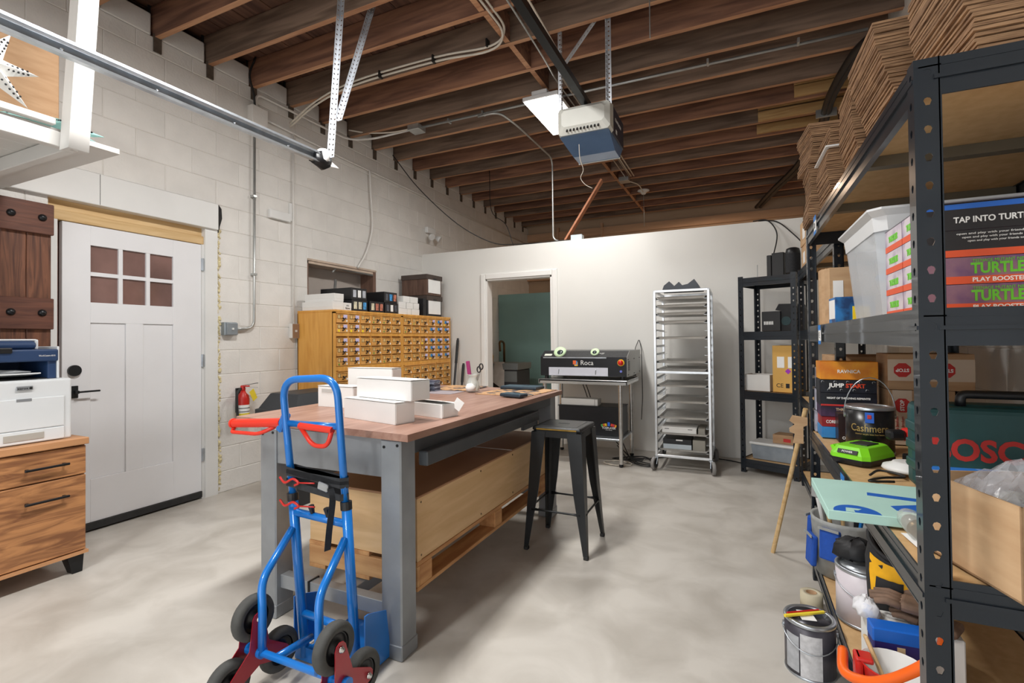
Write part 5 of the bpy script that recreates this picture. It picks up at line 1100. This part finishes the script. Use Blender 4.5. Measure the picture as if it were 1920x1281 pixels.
# paint can on the shelf
def paint_can(label, loc, r, h, body, bail_up=True, lid_m=None):
    t = thing('paint_can', label, 'can', loc)
    B().lathe([(r, 0), (r, h-.006)], (0, 0, 0), 32).build('can_body', body, t)
    B().lathe([(r+.002, h-.012), (r+.003, h-.004), (r+.001, h), (r-.012, h), (r-.014, h-.006)], (0, 0, 0), 32, cap=False).build('rim', galv, t)
    B().lathe([(r+.0015, .0), (r+.002, .006), (r, .008)], (0, 0, 0), 32, cap=False).build('base_ring', galv, t)
    B().lathe([(.001, h-.008), (r-.013, h-.008), (r-.013, h-.003), (.001, h-.004)], (0, 0, 0), 28).build('lid', lid_m or galv, t)
    for s in (-1, 1): B().cyl((s*r, 0, h*.78), (s*(r+.006), 0, h*.78), .01, seg=12).build('ear', galv, t)
    if bail_up: B().tube([((r+.006)*math.cos(a), -.02*math.sin(a), h*.78+.16*math.sin(a)) for a in [PI*k/16 for k in range(17)]], .0022, 6).build('bail', galv, t)
    else: B().tube([((r+.006)*math.cos(a), -(r+.012)*math.sin(a), h*.78-.05*math.sin(a)) for a in [PI*k/16 for k in range(17)]], .0022, 6).build('bail', galv, t)
    return t
t = paint_can('black paint can with gold lettering and raised wire bail', (.49, 2.50, ZS), .084, .19, mat('can_black', (22, 22, 24), .3, var=.05))
# labels wrapped on the can towards the aisle and the camera
ang = math.atan2(-2.5, -.49)
def on_can(body, size, z, m, r=.0845, w=None, da=0):
    a = ang+da; o = text('can_text', body, size, m, t, (r*math.cos(a), r*math.sin(a), z), (PI/2, 0, a+PI/2), width=w)
    me = o.data
    for v in me.vertices:
        th = v.co.x/r; z_ = v.co.z; v.co.x = (r+.0006+z_)*math.sin(th); v.co.z = (r+.0006+z_)*math.cos(th)-r
    return o
gold = mat('gold_ink', (186, 158, 96), .4, .4, var=.04)
on_can('Cashmere', .042, .105, gold, w=.135); on_can('interior acrylic latex low lustre', .009, .082, gold, w=.1); on_can('C', .03, .045, white_ink)
a_ = ang+.0
B().box((.0855*math.cos(a_), .0855*math.sin(a_), .15), (.03, .003, .042), (0, 0, a_+PI/2)).build('brand_patch', mat('patch_blue', (24, 92, 196), .5, var=.03), t)
B().box((.0875*math.cos(a_), .0875*math.sin(a_), .153), (.014, .003, .016), (0, 0, a_+PI/2), .003, 1).build('brand_mark', red_ink, t)
# green charger
t = thing('battery_charger', 'bright green battery charger lying on the shelf board', 'charger', (.425, 2.30, ZS), math.radians(-38))
lime = mat('lime', (128, 214, 36), .4, var=.05)
def rc(a, b_, z, c=.02): return [(-a+c, -b_, z), (a-c, -b_, z), (a, -b_+c, z), (a, b_-c, z), (a-c, b_, z), (-a+c, b_, z), (-a, b_-c, z), (-a, -b_+c, z)]
B().loft([rc(.07, .1, 0), rc(.074, .104, .012), rc(.074, .104, .02)], smooth=False).build('base', black_plastic, t)
B().loft([rc(.072, .102, .02), rc(.07, .1, .035), rc(.056, .086, .062), rc(.052, .08, .064)], smooth=False).build('top_shell', lime, t)
B().bb(-.03, .035, -.03, .05, .062, .068, .002, 1).build('battery_slot', black_plastic, t)
b = B()
for k in range(10): b.box((-.066, -.07+k*.014, .047), (.014, .005, .022), (0, -.5, 0))
b.build('cooling_rib', lime, t); B().box((.0, -.098, .045), (.07, .003, .016), (-.55, 0, 0)).build('name_plate', black_ink, t); text('plate_text', 'POWER', .011, white_ink, t, (0, -.1005, .0455), (PI/2-.55, 0, 0))
t = thing('white_disc', 'white plastic fixture disc lying behind the foam board', 'fixture', (.53, 2.14, ZS), 0); B().lathe([(.001, .01), (.07, .006), (.078, .012), (.074, .022), (.05, .03), (.046, .036), (.02, .034), (.001, .034)], (0, 0, .004), 32).build('disc', white_paint, t); B().cyl((0, 0, .036), (0, 0, .044), .009, seg=12).build('knob', galv, t)
tag(B().tube(curve([(.40, 2.05, ZS+.005), (.44, 2.1, ZS+.012), (.5, 2.06, ZS+.006), (.43, 2.02, ZS+.006), (.38, 1.96, ZS+.006), (.45, 1.97, ZS+.008)], 6), .004, 6).build('extension_lead', cable_black), 'loops of thin black lead lying on the shelf board', 'cable')
t = thing('power_tool', 'red and black power tool in a clear bag behind the charger', 'tool', (.60, 2.33, ZS), .3)
B().bb(-.04, .06, -.03, .03, .08, .13, .012, 2).build('motor', red_plastic, t); B().box((-.07, 0, .105), (.06, .04, .04), None, .012, 2).build('nose', black_plastic, t); B().bb(.0, .05, -.02, .02, .0, .09, .01, 2).build('handle', black_plastic, t); B().bb(-.03, .07, -.035, .035, 0, .03, .006, 2).build('battery', black_plastic, t)
# tool case
cg = mat('case_green', (34, 74, 76), .45, var=.1, scale=10); t = thing('tool_case', 'dark green tool case with red lettering standing on the shelf', 'case', (.71, 1.97, ZS))
B().bb(-.215, .20, -.03, .055, .0, .27, .022, 3).build('rear_shell', cg, t); B().bb(-.215, .20, -.075, -.032, .0, .265, .02, 3).build('front_shell', cg, t)
B().tube(bend([(-.10, -.03, .265), (-.10, -.03, .30), (.10, -.03, .30), (.10, -.03, .265)], .03, 5), .013, 10).build('carry_handle', black_plastic, t)
for x in (-.19, .15): B().bb(x, x+.04, -.078, .03, .262, .275, .004, 1).build('latch', red_plastic, t)
text('lettering', 'BOSCH', .088, red_ink, t, (-.05, -.0762, .135), R_NY, bold=.003, width=.265)
for z in (.06, .12, .18): B().bb(-.22, -.21, -.06, .04, z, z+.03, .006, 2).build('side_rib', cg, t)
# foam board
foam_b = mat('foam_mint', (176, 214, 204), .6, var=.04, scale=7); t = thing('foam_board', 'mint green insulation board with blue print overhanging the shelf edge', 'board', (.50, 1.69, ZS+.001))
B().bb(-.295, .28, -.165, .165, 0, .025, .0015, 1).build('board', foam_b, t)
b = B(); zf = .0252; b.prism([(-.17, .045), (-.175, .015), (.10, -.03), (.11, .0)], (0, 0, zf), (1, 0, 0), (0, 1, 0), (0, 0, .0006)).prism([(-.14, -.07), (-.135, -.105), (-.09, -.11), (.06, .0), (.0, .005)], (0, 0, zf), (1, 0, 0), (0, 1, 0), (0, 0, .0005)).build('letter_print', blue_ink, t)
B().prism([(-.23+.052*math.cos(a), -.163+.062*math.sin(a)) for a in [PI*k/14 for k in range(15)]], (0, 0, zf), (1, 0, 0), (0, 1, 0), (0, 0, .0005)).build('logo_print', blue_ink, t)
B().prism([(-.255, -.163), (-.25, -.13), (-.215, -.13), (-.225, -.145), (-.235, -.145), (-.235, -.163)], (0, 0, zf+.0006), (1, 0, 0), (0, 1, 0), (0, 0, .0004)).build('logo_inner', foam_b, t)
# open carton with a plastic bag at the near end
CR = math.radians(16.7); CX, CY = .553, 1.350
def inC(x, y, z): return (CX+x*math.cos(CR)-y*math.sin(CR), CY+x*math.sin(CR)+y*math.cos(CR), ZS+z)
t = thing('open_carton', 'brown open carton jutting out at the near end of the shelf', 'box', (CX, CY, ZS+.0005), CR)
B().bb(-.15, -.146, -.14, .12, 0, .172).bb(.146, .15, -.14, .12, 0, .172).bb(-.15, .15, -.14, -.136, 0, .172).bb(-.15, .15, .116, .12, 0, .172).bb(-.15, .15, -.14, .12, 0, .004).build('walls', kraft, t)
bagm = mat('clear_bag', (196, 198, 204), .12, alpha=.4, var=.25, scale=18, bump=1.0)
b = B(); rn = random.Random(8); N = 16
b.loft([[inC((i/N-.5)*.286, (j/N-.5)*.24-.01, .125+.10*(math.sin(PI*i/N)*math.sin(PI*j/N))**.6+rn.uniform(-.009, .009)) for i in range(N+1)] for j in range(N+1)], close_u=False, cap=False, smooth=False)
tag(b.build('plastic_bag', bagm), 'crinkled clear plastic bag bulging out of the open carton', 'bag')
for k in range(7): tag(B().ball(inC(-.10+.034*k, .05*(-1)**k-.02,   .105+.015*(k % 3)), .032, 10, (1, .8, .6)).build('bagged_part', [black_plastic, MATS['pale_gold'], MATS['grey_card']][k % 3]), '%s of the small parts inside the clear bag' % ['first from the left', 'second from the left', 'third from the left', 'middle one', 'third from the right', 'second from the right', 'rightmost'][k], 'part', 'parts in the clear bag')
tag(B().box((.64, 1.63, ZS+.105), (.34, .16, .003), (.25, 0, .08)).build('printed_sheet', mat('comic_print', (216, 220, 226), .5, col2=(40, 110, 190), scale=9, detail=2, lo=.44, hi=.5)), 'blue and white printed sheet behind the clear bag', 'paper')
t = thing('specimen_jar', 'small clear jar of metal parts lying on a paper slip', 'jar', (.375, 1.492, ZS+.027)); b = B().lathe([(.025, -.05), (.025, .03), (.018, .04), (.02, .05)], (0, 0, 0), 18, (0, 1, 0)); b.build('jar', jar_g, t); B().lathe([(.017, -.045), (.019, .02)], (0, 0, -.004), 12, (0, 1, 0)).build('contents', brass, t)
tag(B().box((.375, 1.44, ZS+.001), (.04, .10, .001), (0, 0, .1)).build('paper_slip', paper), 'white paper slip lying under the small clear jar', 'paper')
# ---- bottom shelf of the near unit
ZL = .147
fab_b = mat('fabric_blue', (28, 78, 170), .8, var=.1, scale=30, bump=.2); fab_g = mat('fabric_grey', (150, 152, 150), .8, var=.1, scale=30, bump=.2)
t = thing('tool_organizer', 'blue and grey fabric tool organizer bucket stuffed with brushes', 'tool bag', (.44, 2.76, ZL))
B().lathe([(.125, 0), (.14, .24), (.142, .26), (.128, .255), (.115, .02), (.001, .02)], (0, 0, 0), 24).build('bucket', fab_g, t)
for k in range(8):
    a = 2*PI*k/8+.2; c, s = math.cos(a), math.sin(a); p = B().box((c*.145, s*.145, .10+.06*(k % 2)), (.025, .085, .14), (0, -.06, a), .008, 2).build('pocket', fab_b, t)
    B().box((c*.159, s*.159, .17+.06*(k % 2)), (.004, .088, .012), (0, -.06, a)).build('binding', fab_g, p)
for k, (x, y, l, m) in enumerate([(-.06, -.05, .14, pine), (.02, -.08, .12, black_plastic), (-.08, .03, .16, white_paint), (.05, .0, .1, blue_tape), (.0, .06, .13, pine)]):
    t2 = thing('paint_brush', 'brush standing in the fabric tool organizer, %s' % ['with pine handle at the front', 'with black handle', 'with white handle at the left', 'with blue handle', 'with pine handle at the back'][k], 'brush', (.44+x, 2.76+y, ZL+.165), 0, 'brushes in the tool organizer')
    B().cyl((0, 0, 0), (x*.3, y*.3, l), .007, .011, 8).build('handle', m, t2); B().box((x*.36, y*.36, l+.03), (.012, .045, .06), (0, .1, .5*k), .003, 1).build('bristles', [galv, itm, fab_g][k % 3], t2)
t = paint_can('large white bucket with hanging wire bail on the bottom shelf', (.435, 2.33, ZL), .10, .21, mat('bucket_lilac', (214, 206, 212), .4, var=.04), False)
tag(B().loft([[(.405+.065*math.cos(a)*s+.012*math.sin(5*a), 2.38+.055*math.sin(a)*s, ZL+.211+z) for a in [2*PI*k/18 for k in range(18)]] for s, z in ((.8, 0.006), (1.05, .02), (.95, .04), (1.0, .055), (.7, .07), (.5, .078), (.2, .085))]).jitter(.006, 3).build('black_rag', mat('painted_rag', (36, 36, 38), .6, col2=(200, 200, 200), scale=11, lo=.3, hi=.42)), 'crumpled black rag with white paint on the white bucket', 'rag')
t = thing('tool_pouch', 'black and yellow tool pouch leaning on the white bucket', 'tool bag', (.505, 2.12, ZL+.122)); yl = mat('fabric_yellow', (240, 178, 24), .7, var=.06, scale=30); fbk = mat('fabric_black', (40, 40, 42), .8, var=.12, scale=30)
def er(rx, ry, z, dx=0, t0=0, t1=2*PI, n=24, tilt=0): return [(dx+rx*math.cos(t0+(t1-t0)*k/n), ry*math.sin(t0+(t1-t0)*k/n)*(1+.04*math.sin(3*k)), z+tilt*math.sin(t0+(t1-t0)*k/n)) for k in range(n + (1 if t1-t0 < 6 else 0))]
B().loft([er(.085, .075, 0), er(.105, .09, .06), er(.11, .10, .2), er(.1, .1, .24, tilt=.03), er(.096, .096, .27, tilt=.05), er(.088, .088, .27, tilt=.05), er(.085, .085, .15), er(.07, .07, .04)]).build('pouch', fbk, t)
B().loft([er(.1125, .1025, .08, t0=-2.7, t1=-.7, n=12), er(.1125, .1045, .17, t0=-2.8, t1=-.6, n=12), er(.104, .104, .235, t0=-2.9, t1=-.5, n=12, tilt=.028)], close_u=False, cap=False).build('front_panel', yl, t)
B().loft([er(.117, .108, .05, t0=-2.5, t1=-1.8, n=6), er(.12, .112, .13, t0=-2.5, t1=-1.8, n=6), er(.116, .112, .165, t0=-2.5, t1=-1.8, n=6)], close_u=False, cap=False).build('small_pocket', fbk, t)
B().tube(er(.099, .099, .27, tilt=.05), .006, 6, True).build('rim_binding', fbk, t)
tag(B().bb(.42, .64, 2.03, 2.22, ZL, ZL+.12, .006, 2).build('dark_crate', black_plastic), 'low black crate under the yellow tool pouch', 'crate')
glv = mat('glove_leather', (120, 96, 80), .8, var=.2, scale=25)
for k in range(2):
    t = thing('work_glove', ['brown work glove lying upper on the clutter', 'brown work glove lying under the other glove on the supply box'][k], 'glove', (.50+.05*k, 1.94, ZL+.236-.045*k), 1.25-.2*k, 'work gloves')
    B().box((0, 0, .02), (.09, .1, .03), None, .014, 3).build('palm', glv, t)
    for j, l in enumerate((.06, .075, .08, .07)): B().tube([(-.035+j*.023, .045, .02), (-.037+j*.025, .08, .026), (-.04+j*.027, .05+l, .018)], [.012, .0115, .009], 8).build('finger', glv, t)
    B().tube([(.04, .0, .02), (.07, .03, .024), (.08, .06, .018)], [.013, .012, .010], 8).build('thumb', glv, t)
tag(B().bb(.36, .60, 1.905, 2.02, ZL, ZL+.19, .004, 1).build('supply_box', white_card), 'white supply box under the gloves on the bottom shelf', 'box')
tag(B().loft([[(.365+.035*math.cos(a)*s, 1.965+.05*math.sin(a)*s*(1+.1*math.sin(4*a)), ZL+.19+z) for a in [2*PI*k/16 for k in range(16)]] for s, z in ((.9, .007), (1., .02), (.95, .032), (.7, .045), (.5, .048), (.2, .058))]).jitter(.006, 4).build('white_rag', mat('rag_white', (226, 226, 230), .8, col2=(150, 170, 210), scale=12, lo=.3, hi=.45)), 'crumpled white and blue rag at the shelf front', 'rag')
t = thing('compound_box', 'blue and purple compound box beside the red bucket', 'box', (.43, 1.865, ZL), .05)
B().bb(-.075, .075, -.03, .03, 0, .215, .004, 1).build('carton', mat('box_purple', (44, 40, 110), .4, var=.04), t); B().bb(-.076, .076, -.031, .031, .175, .218, .004, 1).build('blue_top', mat('box_blue', (20, 100, 200), .4, var=.03), t); B().bb(-.015, .005, -.032, -.031, .145, .17).build('photo_patch', MATS['pale_gold'], t)
for q in range(6): text('small_print', 'joint compound for walls', .008, MATS['lavender_label'], t, (.0, -.0315, .13-.016*q), R_NY, width=.1)
t = thing('red_bucket', 'small red paint bucket with white inside and orange hose around it', 'bucket', (.385, 1.725, ZL+.003))
B().lathe([(.06, 0), (.078, .15), (.082, .16), (.08, .16)], (0, 0, .01), 24, cap=False).build('outer_shell', red_plastic, t); B().lathe([(.001, .006), (.056, .006), (.076, .158), (.08, .161)], (0, 0, .01), 24, cap=False).build('inner_liner', white_paint, t)
B().bb(-.095, -.075, -.02, .03, .06, .18, .008, 2).bb(-.095, -.05, -.02, .03, .165, .18, .006, 2).build('clip_handle', red_plastic, t)
t2 = thing('wide_brush', 'paint brush resting in the red bucket', 'brush', (.385, 1.725, ZL+.06)); B().bar((0, 0, 0), (-.06, .045, .16), .03, .01, (1, 0, 0), .003).build('handle', pine, t2); B().bar((.01, -.03, -.02), (0, 0, 0), .045, .014, (1, 0, 0)).build('bristles', galv, t2)
orange = mat('hose_orange', (244, 104, 26), .4, var=.04)
t = thing('orange_hose', 'bright orange hose looped at the near end of the bottom shelf', 'hose', (.48, 1.5, ZL))
rel(t, B().tube(curve([(.272, 1.79, .30), (.262, 1.70, .285), (.305, 1.65, .30), (.345, 1.62, .333), (.38, 1.60, .37), (.42, 1.58, .42), (.455, 1.60, .45), (.48, 1.66, .46)], 8), .014, 10), 'hose', orange); rel(t, B().tube(curve([(.42, 1.58, .40), (.48, 1.54, .30), (.56, 1.53, .19), (.66, 1.54, .163), (.76, 1.58, .163)], 8), .014, 10), 'hose', orange)
t = thing('vent_grille', 'dark slatted plastic case at the near right of the bottom shelf', 'case', (.72, 1.40, ZL)); B().bb(-.12, .14, -.11, .08, 0, .30, .01, 2).build('case', mat('dark_brown_plastic', (44, 38, 40), .5, var=.08), t)
for k in range(7): B().box((-.09+.03*k, -.111, .2), (.008, .004, .12), (0, .5, 0)).build('slat', black_ink, t)
# ---- floor beside the shelf
t = paint_can('grey paint can on the floor with a pencil on its lid', (.225, 2.165, 0), .084, .2, mat('can_grey', (74, 72, 80), .4, .3, var=.08), False, mat('lid_dark', (60, 60, 66), .3, .5, var=.2, scale=20))
for a0, a1, z0, z1, m in ((-2.75, -2.1, .02, .15, mat('label_grey', (172, 174, 178), .6, var=.1, scale=40)), (-2.05, -1.2, .01, .165, mat('label_white', (200, 200, 202), .6, var=.12, scale=60))):
    b = B(); b.loft([[(.0848*math.cos(a0+(a1-a0)*k/8), .0848*math.sin(a0+(a1-a0)*k/8), z) for k in range(9)] for z in (z0, z1)], close_u=False, cap=False); b.build('label_sheet', m, t)
tag(B().box((.215, 2.165, .1995), (.05, .07, .001), (0, 0, .2)).build('paper_slip', paper), 'white slip of paper on the lid of the floor paint can', 'paper')
t = thing('pencil', 'yellow pencil lying across the floor paint can', 'pencil', (.215, 2.155, .2075)); rel(t, B().cyl((.14, 2.115, .2075), (.275, 2.2, .2075), .0065, seg=6), 'shaft', MATS['label_yellow']); rel(t, B().cyl((.275, 2.2, .2075), (.285, 2.206, .2075), .0065, .001, 6), 'tip', pine)
t = thing('pencil', 'red pencil beside the yellow one on the floor paint can', 'pencil', (.205, 2.17, .2065)); rel(t, B().cyl((.15, 2.14, .2065), (.26, 2.21, .2065), .005, seg=6), 'shaft', red_plastic); rel(t, B().cyl((.26, 2.21, .2065), (.268, 2.215, .2065), .005, .001, 6), 'tip', pine)
t = thing('tape_roll', 'roll of beige masking tape standing on the floor by the shelf', 'tape', (.285, 2.65, 0)); B().lathe([(.022, 0), (.046, 0), (.046, .075), (.022, .075), (.022, 0)], (0, 0, 0), 28, cap=False).build('tape', mat('masking_tape', (196, 186, 160), .7, var=.05), t); B().lathe([(.02, .0), (.0225, .0), (.0225, .0755), (.02, .0755), (.02, 0)], (0, 0, 0), 20, cap=False).build('core', cardboard, t)
t = thing('wooden_stick', 'long wooden handle leaning against the shelving from the floor', 'handle', (.157, 3.257, 0)); rel(t, B().cyl((.16, 3.25, .0), (.325, 3.12, .86), .012, seg=10), 'shaft', pine); 
t = thing('cardboard_hook', 'curved brown cardboard cut-out propped at the shelf corner', 'cardboard', (.285, 3.05, .73)); b = B(); b.prism([(-.03, 0), (.02, .0), (.02, .09), (.04, .10), (.04, .14), (-.03, .15), (-.045, .12), (-.02, .1), (-.045, .08), (-.045, .06), (-.02, .05)], (0, 0, -.05), (1, 0, 0), (0, 0, 1), (0, .006, 0)); b.build('cut_out', kraft, t)
# ================================================================ things on the other units
def at_C(x, y): a = math.radians(-22); return (x*math.cos(a)-y*math.sin(a), 5.10+x*math.sin(a)+y*math.cos(a))
RC = math.radians(-22)
def onC(name, label, cat, x, y, z, rz=0): p = at_C(x, y); return thing(name, label, cat, (p[0], p[1], z), RC+rz)
t = onC('network_box', 'black upright network box on top of the corner shelf', 'electronics', .29, .15, 1.806); B().bb(-.07, -.03, -.05, .1, 0, .20, .004, 1).build('module', black_plastic, t); B().bb(-.027, .075, -.05, .1, 0, .215, .004, 1).build('case', black_plastic, t); B().cyl((-.17, .0, 0), (-.17, 0, .13), .003, seg=6).build('antenna', galv, t); B().bb(-.18, -.07, -.01, .01, 0, .006).build('antenna_base', black_plastic, t)
t = onC('smart_speaker', 'black rounded speaker on top of the corner shelf', 'speaker', .435, .12, 1.806); B().lathe([(.05, 0), (.058, .01), (.06, .2), (.052, .235), (.03, .245), (.001, .247)], (0, 0, 0), 24).build('body', black_plastic, t); B().lathe([(.0605, .02), (.0605, .19)], (0, 0, 0), 24, cap=False).build('grille', mat('speaker_cloth', (34, 36, 40), .8, var=.2, scale=80), t)
c = thing('speaker_cables', 'two black cables rising from the corner shelf over the partition', 'cable', (.2, 5.6, 2.44))
rel(c, B().tube(curve([(.27, 5.25, 1.95), (.33, 5.5, 2.1), (.36, 5.6, 2.3), (.28, 5.63, 2.44), (.15, 5.66, 2.452)]), .006, 6), 'cable', cable_black); rel(c, B().tube(curve([(.62, 5.5, 2.1), (.5, 5.6, 2.28), (.36, 5.63, 2.42), (.2, 5.67, 2.452)]), .006, 6), 'cable', cable_black)
t = onC('desktop_machine', 'black desktop machine with round opening on the corner shelf', 'machine', .33, .16, 1.306); B().bb(-.14, .02, -.12, .1, 0, .18, .004, 1).build('left_case', black_plastic, t); B().prism([(.02, 0), (.17, 0), (.17, .2), (.15, .24), (.0, .245), (-.03, .19), (.02, .18)], (0, -.10, 0), (1, 0, 0), (0, 0, 1), (0, .22, 0)).build('hood', black_metal, t); B().cyl((.06, -.105, .09), (.06, .0, .09), .04, seg=20).build('drum', mat('drum_teal', (24, 52, 56), .3, var=.1), t)
for k in range(6): B().bb(-.12+.014*k, -.112+.014*k, -.1215, -.12, .06, .09).build('vent_slot', white_ink, t)
t = onC('yellow_carton', 'yellow brown carton with white labels on the corner shelf', 'box', .365, .18, .756); B().bb(-.10, .09, -.11, .11, 0, .42, .003, 1).build('carton', mat('yellow_board', (222, 174, 92), .7, var=.05, scale=4), t); B().bb(-.06, .0, -.1115, -.11, .22, .32).bb(.03, .08, -.1115, -.11, .22, .32).build('label', paper, t); B().box((.03, -.1112, .19), (.035, .002, .035), (0, PI/4, 0)).build('diamond', mat('magenta_ink', (170, 50, 190), .6, var=.02), t); text('carton_marks', 'CE', .05, black_ink, t, (-.04, -.1112, .06), R_NY); B().bb(.01, .04, -.1112, -.11, .04, .08).build('bin_mark', black_ink, t)
t = onC('open_white_box', 'white open box beside the yellow carton on the corner shelf', 'box', .145, .16, .756); B().bb(-.13, .10, -.1, -.097, 0, .15).bb(-.13, .10, .097, .1, 0, .15).bb(-.13, -.127, -.1, .1, 0, .15).bb(.097, .10, -.1, .1, 0, .15).bb(-.13, .1, -.1, .1, 0, .004).build('walls', white_card, t); B().bb(-.12, .09, -.09, .09, .1, .13).build('contents', cardboard, t)
t = onC('shallow_tote', 'shallow clear tote with white lid on the bottom of the corner shelf', 'tote', .25, .16, .126); B().loft([[(-.17, -.08, 0), (.16, -.08, 0), (.16, .11, 0), (-.17, .11, 0)], [(-.185, -.09, .13), (.175, -.09, .13), (.175, .12, .13), (-.185, .12, .13)]], smooth=False).build('tub', mat('tub_clear', (150, 160, 170), .25, alpha=.8, var=.15, scale=9), t); B().bb(-.20, .19, -.10, .14, .13, .155, .01, 2).build('lid', white_paint, t)
t = onC('small_carton', 'small open brown carton on the shallow tote', 'box', .33, .20, .283); B().bb(-.09, .09, -.08, .08, 0, .08, .002, 1).build('carton', cardboard, t); B().bb(.0, .06, -.0815, -.08, .02, .05).build('red_print', red_ink, t)
t = thing('parcel_carton', 'tall brown carton on the wall shelf, seen between the units', 'box', (.62, 3.5, 1.306)); B().bb(-.12, .2, -.15, .15, 0, .3, .002, 1).build('carton', kraft, t); B().bb(-.1215, -.12, -.05, .05, .1, .2).build('label', paper, t)
t = thing('parcel_carton', 'wide brown carton on the middle board of the wall shelf', 'box', (.66, 3.6, .756)); B().bb(-.16, .2, -.25, .25, 0, .38, .002, 1).build('carton', cardboard, t); B().bb(-.1615, -.16, -.1, .1, .1, .2).build('label', paper, t)
t = thing('white_bin', 'white plastic bin on the bottom board of the wall shelf', 'bin', (.66, 3.42, .126)); B().lathe([(.12, 0), (.15, .5), (.155, .51), (.148, .5), (.118, .01), (.001, .01)], (0, 0, 0), 24).build('bin', white_paint, t)
